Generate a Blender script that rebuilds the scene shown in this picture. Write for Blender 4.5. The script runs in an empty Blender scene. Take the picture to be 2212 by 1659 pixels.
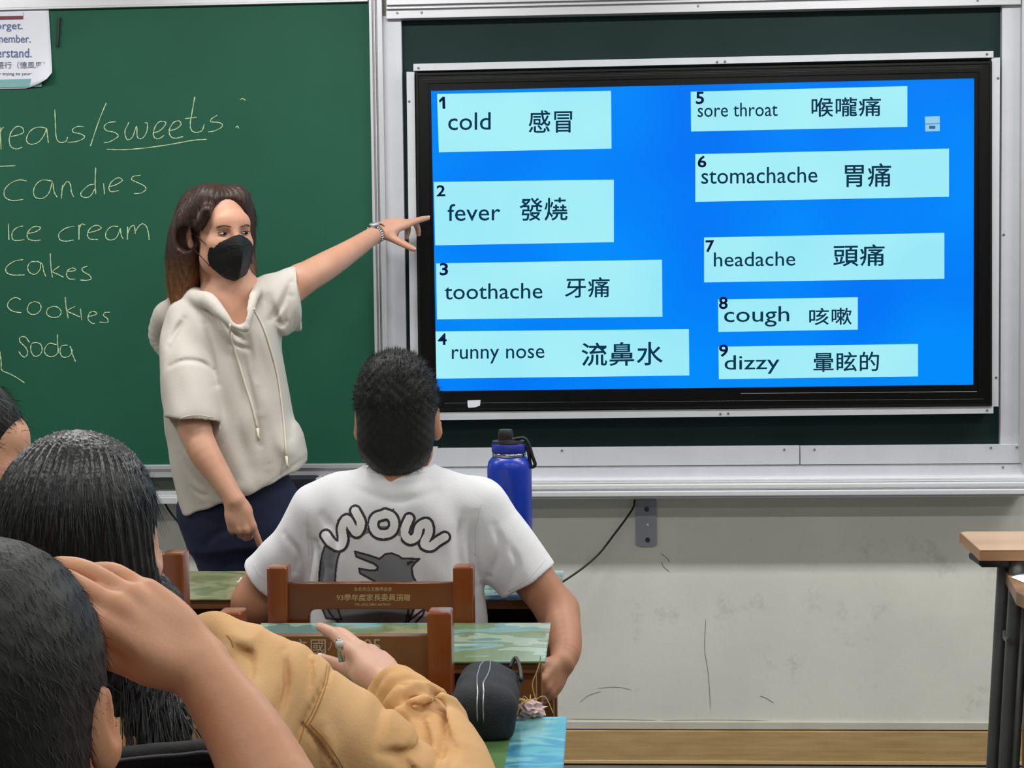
import bpy, bmesh, math, random
import numpy as np
from mathutils import Vector, Matrix
from mathutils.bvhtree import BVHTree
random.seed(7); RNG = np.random.default_rng(7)
SC = bpy.context.scene
COL = SC.collection
# ------------------------------------------------------------------ camera, world, lights, exposure
F = 3300.0; W, H = 2212.0, 1659.0
YAW, PITCH, ROLL, DIST, CAMZ = -0.05527, -0.05156, -0.012346, 4.737, 1.441
def _axes():
    cy, sy = math.cos(YAW), math.sin(YAW); cp, sp = math.cos(PITCH), math.sin(PITCH); cr, sr = math.cos(ROLL), math.sin(ROLL)
    f = np.array([sy*cp, cy*cp, sp]); r = np.array([cy, -sy, 0.]); u = np.cross(r, f)
    return cr*r+sr*u, -sr*r+cr*u, f
CR, CU, CF = _axes()
CAM = np.array([0., -DIST, CAMZ])
def ray(px, py): return (px-W/2)/F*CR - (py-H/2)/F*CU + CF
def at(px, py, Y):
    d = ray(px, py); return CAM + d*((Y-CAM[1])/d[1])
def onz(px, py, z):
    d = ray(px, py); return CAM + d*((z-CAM[2])/d[2])
def mpp(Y): return (Y+DIST)/F          # metres per pixel at depth Y
cam = bpy.data.cameras.new('camera'); co = bpy.data.objects.new('camera', cam); COL.objects.link(co)
cam.sensor_width = 36; cam.lens = F/W*36; cam.clip_start = .05
co.matrix_world = Matrix([[CR[0], CU[0], -CF[0], CAM[0]], [CR[1], CU[1], -CF[1], CAM[1]], [CR[2], CU[2], -CF[2], CAM[2]], [0, 0, 0, 1]])
SC.camera = co
SC.view_settings.view_transform = 'Standard'; SC.view_settings.look = 'None'
SC.view_settings.gamma = 1; SC.view_settings.use_curve_mapping = False
SC.view_settings.exposure = 0.0
wd = bpy.data.worlds.new('world'); SC.world = wd; wd.use_nodes = True
wd.node_tree.nodes['Background'].inputs[0].default_value = (.75, .85, 1, 1)
wd.node_tree.nodes['Background'].inputs[1].default_value = .4
LAMP_ROWS = [(-1.2, 27.0), (-3.3, 12.0), (-5.3, 9.0)]
LAMP_X = (-2.7, -0.9, 0.9, 2.7)
CEIL = 2.95
for ly, pw in LAMP_ROWS:
    for lx in LAMP_X:
        L = bpy.data.lights.new('tube_light', 'AREA'); L.shape = 'RECTANGLE'; L.size = 1.2; L.size_y = .16
        L.energy = pw; L.color = (1.0, .99, .97)
        o = bpy.data.objects.new('tube_light', L); o.location = (lx, ly, CEIL-.095); COL.objects.link(o)
# ------------------------------------------------------------------ helpers
def lin(c):
    c = np.array(c, float)/255
    return tuple(np.where(c <= .04045, c/12.92, ((c+.055)/1.055)**2.4))+(1.,)
MATS = {}
def mat(name, rgb, rough=.6, metal=0., var=.0, vscale=8., bump=0., bscale=80., sss=0., spec=.5, stretch=None, emit=None, coat=0., rgb2=None, lo=.35, hi=.65, detail=4):
    if name in MATS: return MATS[name]
    m = bpy.data.materials.new(name); m.use_nodes = True; nt = m.node_tree; b = nt.nodes['Principled BSDF']
    c = lin(rgb); b.inputs['Base Color'].default_value = c
    b.inputs['Roughness'].default_value = rough; b.inputs['Metallic'].default_value = metal
    b.inputs['Specular IOR Level'].default_value = spec
    if coat: b.inputs['Coat Weight'].default_value = coat; b.inputs['Coat Roughness'].default_value = .12
    if sss:
        b.inputs['Subsurface Weight'].default_value = sss; b.inputs['Subsurface Radius'].default_value = (.012, .005, .003); b.inputs['Subsurface Scale'].default_value = 1.
    tc = nt.nodes.new('ShaderNodeTexCoord'); mp = nt.nodes.new('ShaderNodeMapping'); nt.links.new(tc.outputs['Object'], mp.inputs[0])
    if stretch: mp.inputs['Scale'].default_value = stretch
    if var or rgb2:
        n = nt.nodes.new('ShaderNodeTexNoise'); n.inputs['Scale'].default_value = vscale; n.inputs['Detail'].default_value = detail
        nt.links.new(mp.outputs[0], n.inputs['Vector'])
        r = nt.nodes.new('ShaderNodeValToRGB'); nt.links.new(n.outputs['Fac'], r.inputs[0])
        r.color_ramp.elements[0].position = lo; r.color_ramp.elements[1].position = hi
        if rgb2: r.color_ramp.elements[0].color = c; r.color_ramp.elements[1].color = lin(rgb2)
        else:
            r.color_ramp.elements[0].color = tuple(x*(1-var) for x in c[:3])+(1,); r.color_ramp.elements[1].color = tuple(min(1, x*(1+var)) for x in c[:3])+(1,)
        nt.links.new(r.outputs[0], b.inputs['Base Color'])
    if bump:
        n2 = nt.nodes.new('ShaderNodeTexNoise'); n2.inputs['Scale'].default_value = bscale; n2.inputs['Detail'].default_value = 3
        nt.links.new(mp.outputs[0], n2.inputs['Vector'])
        bp = nt.nodes.new('ShaderNodeBump'); bp.inputs['Strength'].default_value = bump; bp.inputs['Distance'].default_value = .004
        nt.links.new(n2.outputs['Fac'], bp.inputs['Height']); nt.links.new(bp.outputs[0], b.inputs['Normal'])
    if emit is not None:
        b.inputs['Emission Color'].default_value = lin(emit[0]); b.inputs['Emission Strength'].default_value = emit[1]
    MATS[name] = m; return m
def tag(o, label=None, cat=None, group=None, kind=None):
    for k, v in (('label', label), ('category', cat), ('group', group), ('kind', kind)):
        if v: o[k] = v
    return o
def empty(name, loc, label=None, cat=None, group=None):
    o = bpy.data.objects.new(name, None); o.location = [float(v) for v in loc]; o.empty_display_size = .05; COL.objects.link(o)
    tag(o, label, cat, group); return o
def link(name, me, m, parent=None, smooth=False):
    if m is not None:
        for mm in (m if isinstance(m, (list, tuple)) else [m]): me.materials.append(mm)
    o = bpy.data.objects.new(name, me); COL.objects.link(o)
    if smooth: me.polygons.foreach_set('use_smooth', np.ones(len(me.polygons), bool))
    if parent is not None:
        o.parent = parent
        p = parent; t = Vector((0, 0, 0))
        while p is not None: t += p.location; p = p.parent
        o.location = -t       # meshes are written in world coordinates
    return o
def np_mesh(name, V, Fc):
    me = bpy.data.meshes.new(name); V = np.asarray(V, np.float32); Fc = np.asarray(Fc, np.int32); k = Fc.shape[1]
    me.vertices.add(len(V)); me.vertices.foreach_set('co', V.ravel())
    me.loops.add(Fc.size); me.loops.foreach_set('vertex_index', Fc.ravel())
    me.polygons.add(len(Fc)); me.polygons.foreach_set('loop_start', np.arange(0, Fc.size, k, dtype=np.int32))
    me.update(calc_edges=True); return me
class MB:
    """collects boxes, tubes and lathes, built as one mesh"""
    def __init__(s): s.bm = bmesh.new()
    def box(s, lo, hi, bev=0., R=None, c=None, seg=2):
        lo = np.array(lo, float); hi = np.array(hi, float); lo, hi = np.minimum(lo, hi), np.maximum(lo, hi)
        g = bmesh.ops.create_cube(s.bm, size=1); vs = g['verts']
        for v in vs: v.co = Vector([lo[i]+(v.co[i]+.5)*(hi[i]-lo[i]) for i in range(3)])
        if bev:
            es = list({e for v in vs for e in v.link_edges})
            r = bmesh.ops.bevel(s.bm, geom=es, offset=bev, segments=seg, affect='EDGES', profile=.6)
            vs = list({v for f in r['faces'] for v in f.verts} | {v for v in vs if v.is_valid})
        if R is not None:
            c = Vector(c)
            for v in vs: v.co = R @ (v.co-c)+c
        return s
    def tube(s, pts, r, n=10, caps=True):
        pts = [Vector([float(a) for a in p]) for p in pts]; rs = r if isinstance(r, (list, tuple)) else [r]*len(pts)
        rings = []; up = Vector((0, 0, 1)); prev = None
        for i, p in enumerate(pts):
            t = (pts[min(i+1, len(pts)-1)]-pts[max(i-1, 0)]).normalized()
            if prev is None:
                a = t.cross(up) if abs(t.dot(up)) < .95 else t.cross(Vector((1, 0, 0)))
            else: a = prev-t*prev.dot(t)
            a.normalize(); prev = a; b = t.cross(a)
            rings.append([s.bm.verts.new(p+(a*math.cos(k*2*math.pi/n)+b*math.sin(k*2*math.pi/n))*rs[i]) for k in range(n)])
        for A, B in zip(rings, rings[1:]):
            for k in range(n): s.bm.faces.new((A[k], A[(k+1) % n], B[(k+1) % n], B[k]))
        if caps: s.bm.faces.new(rings[0][::-1]); s.bm.faces.new(rings[-1])
        return s
    def lathe(s, prof, c, n=40, sx=1, sy=1):
        rings = []
        for r, z in prof: rings.append([s.bm.verts.new((c[0]+sx*max(r, 1e-4)*math.cos(k*2*math.pi/n), c[1]+sy*max(r, 1e-4)*math.sin(k*2*math.pi/n), c[2]+z)) for k in range(n)])
        for A, B in zip(rings, rings[1:]):
            for k in range(n): s.bm.faces.new((A[k], A[(k+1) % n], B[(k+1) % n], B[k]))
        s.bm.faces.new(rings[0][::-1]); s.bm.faces.new(rings[-1]); return s
    def prism(s, poly, n, bev=0.):
        """closed 3-D polygon extruded by vector n"""
        n = Vector([float(a) for a in n]); A = [s.bm.verts.new([float(a) for a in p]) for p in poly]; B = [s.bm.verts.new(v.co+n) for v in A]; k = len(A)
        fs = [s.bm.faces.new(A), s.bm.faces.new(B[::-1])]
        for i in range(k): fs.append(s.bm.faces.new((A[(i+1) % k], A[i], B[i], B[(i+1) % k])))
        if bev:
            es = list({e for f in fs for e in f.edges}); bmesh.ops.bevel(s.bm, geom=es, offset=bev, segments=2, affect='EDGES', profile=.6)
        return s
    def build(s, name, m, parent=None, smooth=False, auto=False):
        bmesh.ops.recalc_face_normals(s.bm, faces=s.bm.faces); me = bpy.data.meshes.new(name); s.bm.to_mesh(me); s.bm.free()
        o = link(name, me, m, parent, smooth)
        if auto: 
            me.polygons.foreach_set('use_smooth', np.ones(len(me.polygons), bool)); me.set_sharp_from_angle(angle=math.radians(35))
        return o
def curve_mesh(name, splines, ext, bev, m, parent, M):
    """filled 2-D outlines (with holes) as a plate; M maps its plane into the world"""
    cu = bpy.data.curves.new(name, 'CURVE'); cu.dimensions = '2D'; cu.fill_mode = 'BOTH'; cu.extrude = ext; cu.bevel_depth = bev; cu.bevel_resolution = 1
    for pts in splines:
        sp = cu.splines.new('POLY'); sp.points.add(len(pts)-1); sp.use_cyclic_u = True
        for i, p in enumerate(pts): sp.points[i].co = (p[0], p[1], 0, 1)
    t = bpy.data.objects.new('t', cu); COL.objects.link(t); dg = bpy.context.evaluated_depsgraph_get()
    me = bpy.data.meshes.new_from_object(t.evaluated_get(dg)); bpy.data.objects.remove(t); me.transform(M); me.name = name
    me.materials.clear(); return link(name, me, m, parent)
def text_mesh(body, bold=0., shear=0., spacing=1.):
    cu = bpy.data.curves.new('t', 'FONT'); cu.body = body; cu.size = 1; cu.offset = bold; cu.shear = shear; cu.space_character = spacing; cu.fill_mode = 'FRONT'; cu.resolution_u = 3
    t = bpy.data.objects.new('t', cu); COL.objects.link(t); dg = bpy.context.evaluated_depsgraph_get()
    me = bpy.data.meshes.new_from_object(t.evaluated_get(dg)); bpy.data.objects.remove(t); me.materials.clear(); return me
def text_on(body, tl, tr, bl, m, parent, name='lettering', bold=0., shear=0., spacing=1., depth=0.):
    """lettering fitted to the rectangle tl, tr, bl (3-D points)"""
    me = text_mesh(body, bold, shear, spacing); n = len(me.vertices); c = np.empty(n*3); me.vertices.foreach_get('co', c); c = c.reshape(-1, 3)
    lo, hi = c.min(0), c.max(0); u = (c[:, 0]-lo[0])/(hi[0]-lo[0]); v = (hi[1]-c[:, 1])/(hi[1]-lo[1])
    tl, tr, bl = map(np.array, (tl, tr, bl)); P = tl+np.outer(u, tr-tl)+np.outer(v, bl-tl)
    me.vertices.foreach_set('co', P.ravel()); me.update(); return link(name, me, m, parent)
def catmull(P, sub=6):
    P = np.array(P, float)
    if len(P) < 3: return P
    Q = np.vstack([2*P[0]-P[1], P, 2*P[-1]-P[-2]]); out = []
    for i in range(1, len(Q)-2):
        for t in np.linspace(0, 1, sub, endpoint=False):
            a, b, c, d = Q[i-1:i+3]; out.append(.5*((2*b)+(-a+c)*t+(2*a-5*b+4*c-d)*t*t+(-a+3*b-3*c+d)*t**3))
    out.append(P[-1]); return np.array(out)
# ------------------------------------------------------------------ implicit surfaces for bodies, clothes and hair
def nrm(v): v = np.array(v, float); return v/np.linalg.norm(v)
def smin(a, b, k):
    if k <= 0: return np.minimum(a, b)
    h = np.maximum(k-np.abs(a-b), 0)/k; return np.minimum(a, b)-h*h*k*.25
class Sdf:
    def __init__(s): s.ops = []
    def _p(s, f, c, R, k, op): s.ops.append((op, f, np.array(c, float), float(R), k)); return s
    def ell(s, c, r, R=None, k=.02, op='add'):
        c = np.array(c, float); r = np.array(r if hasattr(r, '__len__') else (r, r, r), float)
        def f(P):
            q = P-c
            if R is not None: q = q @ R
            k0 = np.linalg.norm(q/r, axis=1); k1 = np.linalg.norm(q/(r*r), axis=1); return k0*(k0-1)/np.maximum(k1, 1e-9)
        return s._p(f, c, r.max(), k, op)
    def limb(s, pts, rad, k=.02, op='add', flat=None, sub=4):
        P0 = catmull(pts, sub); R0 = catmull(np.array(rad, float)[:, None], sub)[:, 0] if len(rad) > 2 else np.array(rad, float)
        A = np.eye(3); sc = 1.
        if flat is not None:
            n = nrm(flat[0]); A = np.eye(3)+(1/flat[1]-1)*np.outer(n, n); sc = flat[1] if flat[1] < 1 else 1.
        Q = P0 @ A.T
        def f(X):
            X = X @ A.T; best = np.full(len(X), 9.)
            for i in range(len(Q)-1):
                ab = Q[i+1]-Q[i]; t = np.clip((X-Q[i]) @ ab/max(ab @ ab, 1e-12), 0, 1)
                best = np.minimum(best, np.linalg.norm(X-Q[i]-t[:, None]*ab, axis=1)-(R0[i]+(R0[i+1]-R0[i])*t))
            return best*sc
        c = (P0.min(0)+P0.max(0))/2; return s._p(f, c, np.linalg.norm(P0-c, axis=1).max()+R0.max()*max(1, (flat[1] if flat else 1)), k, op)
    def box(s, c, half, R=None, rnd=.01, k=.01, op='add'):
        c = np.array(c, float); half = np.array(half, float)-rnd
        def f(P):
            q = P-c
            if R is not None: q = q @ R
            q = np.abs(q)-half; return np.linalg.norm(np.maximum(q, 0), axis=1)+np.minimum(q.max(1), 0)-rnd
        return s._p(f, c, np.linalg.norm(half)+rnd, k, op)
    def loft(s, rows, k=.02, op='add', yaw=0., p=2.4, grow=0., ext=0.):
        """rows (z, cx, cy, a, b): stacked ovals"""
        rows = sorted(rows); Z = np.array([r[0] for r in rows]); T = np.array(rows)[:, 1:]
        zf = np.linspace(Z[0], Z[-1], 60)
        # smooth interpolation
        TT = np.stack([np.interp(zf, Z, T[:, i]) for i in range(4)], 1)
        ker = np.ones(7)/7; TT = np.stack([np.convolve(np.pad(TT[:, i], 3, mode='edge'), ker, 'valid') for i in range(4)], 1)
        cy, sy = math.cos(yaw), math.sin(yaw)
        def f(P):
            v = [np.interp(P[:, 2], zf, TT[:, i]) for i in range(4)]; x = P[:, 0]-v[0]; y = P[:, 1]-v[1]
            x, y = x*cy+y*sy, -x*sy+y*cy; a = v[2]+grow; b = v[3]+grow
            q = (np.abs(x/a)**p+np.abs(y/b)**p)**(1/p); dr = (q-1)*np.minimum(a, b)
            dz = np.maximum(zf[0]-ext-P[:, 2], P[:, 2]-zf[-1]-ext); return np.maximum(dr, dz)
        c = np.array([T[:, 0].mean(), T[:, 1].mean(), (Z[0]+Z[-1])/2]); R = max(T[:, 2].max(), T[:, 3].max())+np.abs(T[:, 0]-c[0]).max()+np.abs(T[:, 1]-c[1]).max()
        return s._p(f, c, math.hypot(R, (Z[-1]-Z[0])/2)+grow+ext, k, op)
    def plane(s, c, n, k=.005):
        c = np.array(c, float); n = nrm(n); return s._p(lambda P: (P-c) @ n, c, 50., k, 'int')    # keeps the side opposite n
    def sub(s, other, k=.003, grow=0.):
        return s._p(lambda P: other.ev(P, .05)-grow, (0, 0, 0), 50., k, 'sub')
    def disp(s, f): s.ops.append(('disp', f, None, 0, 0)); return s
    def folds(s, L):
        """L: (px polyline, Y, amplitude, width px) grooves pressed along lines seen in the x-z plane"""
        segs = []
        for pts, Y, amp, w in L:
            P = catmull([at(x, y, Y) for x, y in pts], 4); segs.append((P[:, [0, 2]], amp, w*mpp(Y), Y))
        def f(P):
            o = np.zeros(len(P)); X = P[:, [0, 2]]
            for Q, amp, w, Y in segs:
                c = (Q.min(0)+Q.max(0))/2; R = np.linalg.norm(Q-c, axis=1).max()+3*w
                ix = np.nonzero((np.linalg.norm(X-c, axis=1) < R) & (np.abs(P[:, 1]-Y) < .3))[0]
                if not len(ix): continue
                b = np.full(len(ix), 9.); tt = np.zeros(len(ix)); x = X[ix]; nq = len(Q)-1
                for i in range(nq):
                    ab = Q[i+1]-Q[i]; t = np.clip((x-Q[i]) @ ab/max(ab @ ab, 1e-12), 0, 1); d = np.linalg.norm(x-Q[i]-t[:, None]*ab, axis=1)
                    m = d < b; b = np.where(m, d, b); tt = np.where(m, (i+t)/nq, tt)
                o[ix] += amp*np.exp(-(b/w)**2)*np.sin(np.clip(tt, .06, .94)*math.pi)**.6
            return o
        return s.disp(f)
    def ev(s, P, m):
        d = np.full(len(P), .5)
        for op, f, c, R, k in s.ops:
            if op == 'disp':
                ix = np.nonzero(np.abs(d) < .06)[0]
                if len(ix): d[ix] += f(P[ix])
                continue
            if R < 40:
                ix = np.nonzero(((P-c)**2).sum(1) < (R+m+k)**2)[0]
            else: ix = np.nonzero(d < .2)[0] if op != 'add' else np.arange(len(P))
            if not len(ix): continue
            v = f(P[ix])
            if op == 'add': d[ix] = smin(d[ix], v, k)
            elif op == 'sub': d[ix] = -smin(-d[ix], v, k)
            elif op == 'int': d[ix] = -smin(-d[ix], -v, k)
        return d
    def mesh(s, h, name, box=None):
        c = [(o[2], o[3]) for o in s.ops if o[0] == 'add']
        pad = 4*h+max(o[4] for o in s.ops)*.4; lo = np.min([a-b for a, b in c], 0)-pad; hi = np.max([a+b for a, b in c], 0)+pad
        if box is not None: lo = np.maximum(lo, box[0]); hi = np.minimum(hi, box[1])
        Bn = 8; HB = Bn*h; nb = np.ceil((hi-lo)/HB).astype(int)
        g = np.stack(np.meshgrid(*[np.arange(n) for n in nb], indexing='ij'), -1).reshape(-1, 3)
        d = s.ev(lo+(g+.5)*HB, HB*2.); g = g[np.abs(d) < HB*1.25+.004]
        l = np.stack(np.meshgrid(*[np.arange(Bn+1)]*3, indexing='ij'), -1).reshape(-1, 3)
        N = nb*Bn+4
        VV = []; KK = []; EE = []
        corners = np.array([[i, j, k] for i in (0, 1) for j in (0, 1) for k in (0, 1)])
        edges = [(a, b) for a in range(8) for b in range(a+1, 8) if np.abs(corners[a]-corners[b]).sum() == 1]
        for st in range(0, len(g), 600):
            gg = g[st:st+600]; I = gg[:, None, :]*Bn+l[None]; P = lo+I.reshape(-1, 3)*h
            D = s.ev(P, .02).reshape(len(gg), Bn+1, Bn+1, Bn+1)
            cd = np.stack([D[:, i:Bn+i, j:Bn+j, k:Bn+k] for i, j, k in corners], -1)
            sg = cd < 0; act = sg.any(-1) & ~sg.all(-1); b, i, j, k = np.nonzero(act)
            if not len(b): continue
            cv = cd[b, i, j, k]; ci = gg[b]*Bn+np.stack([i, j, k], 1)
            acc = np.zeros((len(b), 3)); cnt = np.zeros(len(b))
            for a, e in edges:
                x = (cv[:, a] < 0) != (cv[:, e] < 0); t = np.where(x, cv[:, a]/np.where(x, cv[:, a]-cv[:, e], 1), 0)
                acc += x[:, None]*(corners[a]+t[:, None]*(corners[e]-corners[a])); cnt += x
            VV.append(lo+(ci+acc/cnt[:, None])*h); KK.append((ci[:, 0]*N[1]+ci[:, 1])*N[2]+ci[:, 2])
            for ax in range(3):
                e = 4 >> ax; s0 = cv[:, 0] < 0; s1 = cv[:, e] < 0; x = s0 != s1
                EE.append(np.concatenate([ci[x], np.full((x.sum(), 1), ax), s0[x][:, None]], 1))
        V = np.concatenate(VV); K = np.concatenate(KK); E = np.concatenate(EE); o = np.argsort(K); Ks = K[o]
        key = lambda c: (c[:, 0]*N[1]+c[:, 1])*N[2]+c[:, 2]
        Q = []
        for ax in range(3):
            e = E[E[:, 3] == ax]; u = np.zeros(3, int); w = np.zeros(3, int); u[(ax+1) % 3] = 1; w[(ax+2) % 3] = 1
            c0 = e[:, :3]; ids = []; ok = np.ones(len(e), bool)
            for dd in (np.zeros(3, int), u, u+w, w):
                kk = key(c0-dd); p = np.clip(np.searchsorted(Ks, kk), 0, len(Ks)-1); ok &= Ks[p] == kk; ids.append(o[p])
            q = np.stack(ids, 1); f = e[:, 4] == 0; q[f] = q[f][:, ::-1]; Q.append(q[ok])
        return np_mesh(name, V, np.concatenate(Q))
    def build(s, name, h, m, parent=None, box=None):
        return link(name, s.mesh(h, name, box), m, parent, smooth=True)
def rotm(x=None, y=None, z=None):
    R = Matrix.Identity(3)
    if x: R = Matrix.Rotation(x, 3, 'X') @ R
    if y: R = Matrix.Rotation(y, 3, 'Y') @ R
    if z: R = Matrix.Rotation(z, 3, 'Z') @ R
    return np.array(R)
class Frame:
    def __init__(s, o, R, sc=1.): s.o = np.array(o, float); s.R = np.array(R, float); s.s = sc
    def p(s, *v): return s.o+s.s*(s.R @ np.array(v, float))
def hand(S, wrist, fwd, back, thumb_side, L=.18, curl=((10, 15, 10),)*4, spread=(6, 1, -4, -9), thumb=(40, 15, 15), nails=None):
    """palm and five fingers. fwd = wrist to knuckles, back = normal of the back of the hand, thumb_side = across towards the thumb"""
    f = nrm(fwd); n = np.array(back, float); n = nrm(n-f*(n @ f)); x = np.cross(f, n)
    if x @ np.array(thumb_side, float) < 0: x = -x
    u = L/.18; wr = np.array(wrist, float)
    Pt = lambda a, b, c: wr+u*(a*x+b*f+c*n)
    kn = [(.028, .086, 0), (.009, .091, .003), (-.011, .086, .001), (-.029, .077, -.004)]
    ln = [(.042, .026, .020), (.046, .029, .021), (.043, .027, .021), (.033, .021, .018)]
    rd = [.0092, .0094, .0088, .0078]
    for i, (a, b, c) in enumerate(kn):
        S.limb([Pt(a*.45, 0, 0), Pt(a*.85, .045, .001), Pt(a, b, c)], [.014*u, .0135*u, .0105*u], k=.012*u)
    S.ell(Pt(.022, .035, -.010), (.016*u,)*3, k=.016*u)
    S.ell(Pt(-.02, .035, -.008), (.013*u,)*3, k=.014*u)
    out = []
    for i in range(4):
        p = Pt(*kn[i]); a = math.radians(spread[i]); d = math.cos(a)*f+math.sin(a)*x; ang = 0.; pts = [p-d*.006*u]; 
        for sgm in range(3):
            ang += math.radians(curl[i][sgm]); dd = math.cos(ang)*d-math.sin(ang)*n; p = p+dd*ln[i][sgm]*u; pts.append(p)
        r = rd[i]*u; S.limb(pts, [r*1.12, r*1.05, r*.95, r*.76], k=.006*u, sub=3); out.append((pts, math.sin(ang)*d+math.cos(ang)*n))
    a = math.radians(thumb[0]); d = math.cos(a)*f+math.sin(a)*x-.25*n; d = nrm(d); inn = nrm(-x*.8-n*.4); p = Pt(.02, .018, -.008); pts = [p]
    ang = 0.
    for j, l in enumerate((.042, .032, .026)):
        if j: ang += math.radians(thumb[j])
        dd = nrm(math.cos(ang)*d+math.sin(ang)*nrm(-x+.2*f)); p = p+dd*l*u; pts.append(p)
    S.limb(pts, [.013*u, .0118*u, .0102*u, .0082*u], k=.010*u, sub=3); out.append((pts, nrm(x*.4+n)))
    return out
def nails(hd, parent, m, idx=(0, 1, 2, 3, 4), u=1.):
    for i in idx:
        pts, n = hd[i]; d = nrm(pts[-1]-pts[-2]); n = nrm(n-d*(n @ d)); c = pts[-1]+n*.0052*u+d*.001; x = np.cross(d, n)
        R = np.stack([x, d, n], 1); s = Sdf().ell(c, (.0048*u, .0068*u, .0022*u), R); s.build('fingernail', .0012, m, parent)
def head(S, Fr, ear=True, nose=True, neck=True, neckto=None, nr=.054):
    R = Fr.R; s = Fr.s; E = lambda c, r, k=.02, op='add', RR=None: S.ell(Fr.p(*c), [a*s for a in r], R if RR is None else R @ RR, k=k*s, op=op)
    E((0, .018, .032), (.074, .093, .086)); E((0, -.035, -.025), (.062, .060, .080), .03); E((0, -.048, -.082), (.044, .042, .034), .03)
    E((0, -.078, -.103), (.018, .016, .015), .025)
    for sx in (-1, 1):
        E((sx*.034, -.070, -.030), (.026, .024, .024), .03); E((sx*.048, -.02, -.075), (.018, .03, .028), .03)
    E((0, -.074, .028), (.052, .022, .030), .03)
    for sx in (-1, 1): E((sx*.031, -.103, .001), (.017, .013, .0085), .012, 'sub')
    if nose:
        S.limb([Fr.p(0, -.090, .008), Fr.p(0, -.103, -.015), Fr.p(0, -.113, -.032)], [.0075*s, .009*s, .0105*s], k=.014*s)
        for sx in (-1, 1): E((sx*.011, -.099, -.035), (.0085, .009, .007), .008)
    E((0, -.090, -.062), (.024, .012, .006), .006); E((0, -.088, -.071), (.020, .012, .006), .006)
    if ear:
        for sx in (-1, 1):
            RR = rotm(x=-.15, z=sx*.45)
            E((sx*.082, .018, -.008), (.008, .021, .033), .008, 'add', RR); E((sx*.079, .012, -.034), (.007, .010, .012), .008, 'add', RR)
            E((sx*.092, .010, -.004), (.007, .012, .021), .006, 'sub', RR)
    if neck: S.limb([Fr.p(0, .02, -.05), Fr.p(0, .032, -.11), neckto if neckto is not None else Fr.p(0, .045, -.19)], [nr*s, nr*.96*s, nr*1.1*s], k=.02)
def eyes(Fr, parent, m_white, m_iris, m_lash, gaze=(0, -1, 0)):
    s = Fr.s
    for sx in (-1, 1):
        c = Fr.p(sx*.031, -.0885, .001); e = Sdf().ell(c, [.0135*s, .0075*s, .0045*s], Fr.R).build('eye', .0012, m_white, parent)
        gx = gaze[0]*.006
        Sdf().ell(Fr.p(sx*.031+gx, -.0945, .001), [.0055*s, .0022*s, .0050*s], Fr.R).build('iris', .0009, m_iris, e)
        mb = MB(); mb.tube([Fr.p(sx*(.031+t*.0165), -.0945+.006*t*t, .0045-.0042*t*t+.001*t) for t in np.linspace(-1, 1, 9)], [.0006*s]+[.0013*s]*7+[.0006*s], 6)
        mb.build('eyelashes', m_lash, parent, True)
def mesh_pts(o):
    me = o.data; n = len(me.vertices); v = np.empty(n*3, np.float32); me.vertices.foreach_get('co', v); nn = np.empty(n*3, np.float32); me.vertices.foreach_get('normal', nn)
    return v.reshape(-1, 3).astype(float), nn.reshape(-1, 3).astype(float)
def strands(base, name, mask, flow, n, length, width, m, parent, lift=.3, jit=.25, seg=3, seed=1, kind='stuff', curve=None):
    """hair strands rooted on a base volume: thin tapered ribbons following a flow direction"""
    rg = np.random.default_rng(seed); V, N = mesh_pts(base); ok = np.nonzero(mask(V, N))[0]; ix = rg.choice(ok, n); P = V[ix]-N[ix]*.002; Nn = N[ix]
    D = flow(P, Nn)+rg.normal(0, jit, (n, 3)); D -= Nn*(D*Nn).sum(1)[:, None]*.8; D /= np.linalg.norm(D, axis=1)[:, None]
    Ls = length*rg.uniform(.5, 1.25, n); ring = []
    side = np.cross(D, Nn); side /= np.maximum(np.linalg.norm(side, axis=1)[:, None], 1e-6)
    for k in range(seg+1):
        t = k/seg; c = P+D*(Ls*t)[:, None]+Nn*(lift*Ls*(t-.55*t*t*2*.6))[:, None]
        if curve is not None: c = c+curve*(Ls*t*t)[:, None]
        w = width*(1-t*.85); ring += [c-side*w, c+side*w+Nn*w*.3]
    Vx = np.stack(ring, 1).reshape(-1, 3); b = np.arange(n)[:, None]*2*(seg+1); Q = []
    for k in range(seg): Q.append(np.stack([b[:, 0]+2*k, b[:, 0]+2*k+1, b[:, 0]+2*k+3, b[:, 0]+2*k+2], 1))
    o = link(name, np_mesh(name, Vx, np.concatenate(Q)), m, parent, True); o['kind'] = kind; return o
# ------------------------------------------------------------------ materials
M_WALL = mat('plaster', (222, 223, 214), .85, var=.05, vscale=3, bump=.15, bscale=40)
M_CEIL = mat('ceiling_paint', (206, 206, 200), .9); M_WALLB = mat('wall_paint', (150, 152, 142), .9)
M_FLOOR = mat('floor_tile', (118, 118, 116), .5, var=.12, vscale=6)
M_GREEN = mat('chalkboard_green', (33, 87, 67), .6, var=.08, vscale=2.2, spec=.18, lo=.3, hi=.7)
M_DARK = mat('dark_green_panel', (26, 46, 44), .6, spec=.15, var=.1, vscale=3)
M_ALU = mat('aluminium', (196, 196, 201), .42, metal=.4, var=.03, vscale=9, stretch=(1, 1, .4))
M_ALUH = mat('aluminium_brushed', (200, 200, 205), .36, metal=.4, var=.03, vscale=9, stretch=(.4, 1, 6))
M_TRAY = mat('aluminium_bright', (230, 232, 236), .34, metal=.2, var=.02, vscale=9, stretch=(.4, 1, 6))
M_ALUW = mat('aluminium_pale', (203, 206, 213), .5, metal=.15, var=.03, vscale=12)
M_SEAM = mat('seam_dark', (50, 45, 58), .7)
M_SCREW = mat('screw_steel', (150, 150, 150), .3, metal=.9)
M_BEZ = mat('display_bezel_black', (8, 9, 10), .3, spec=.25)
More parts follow.
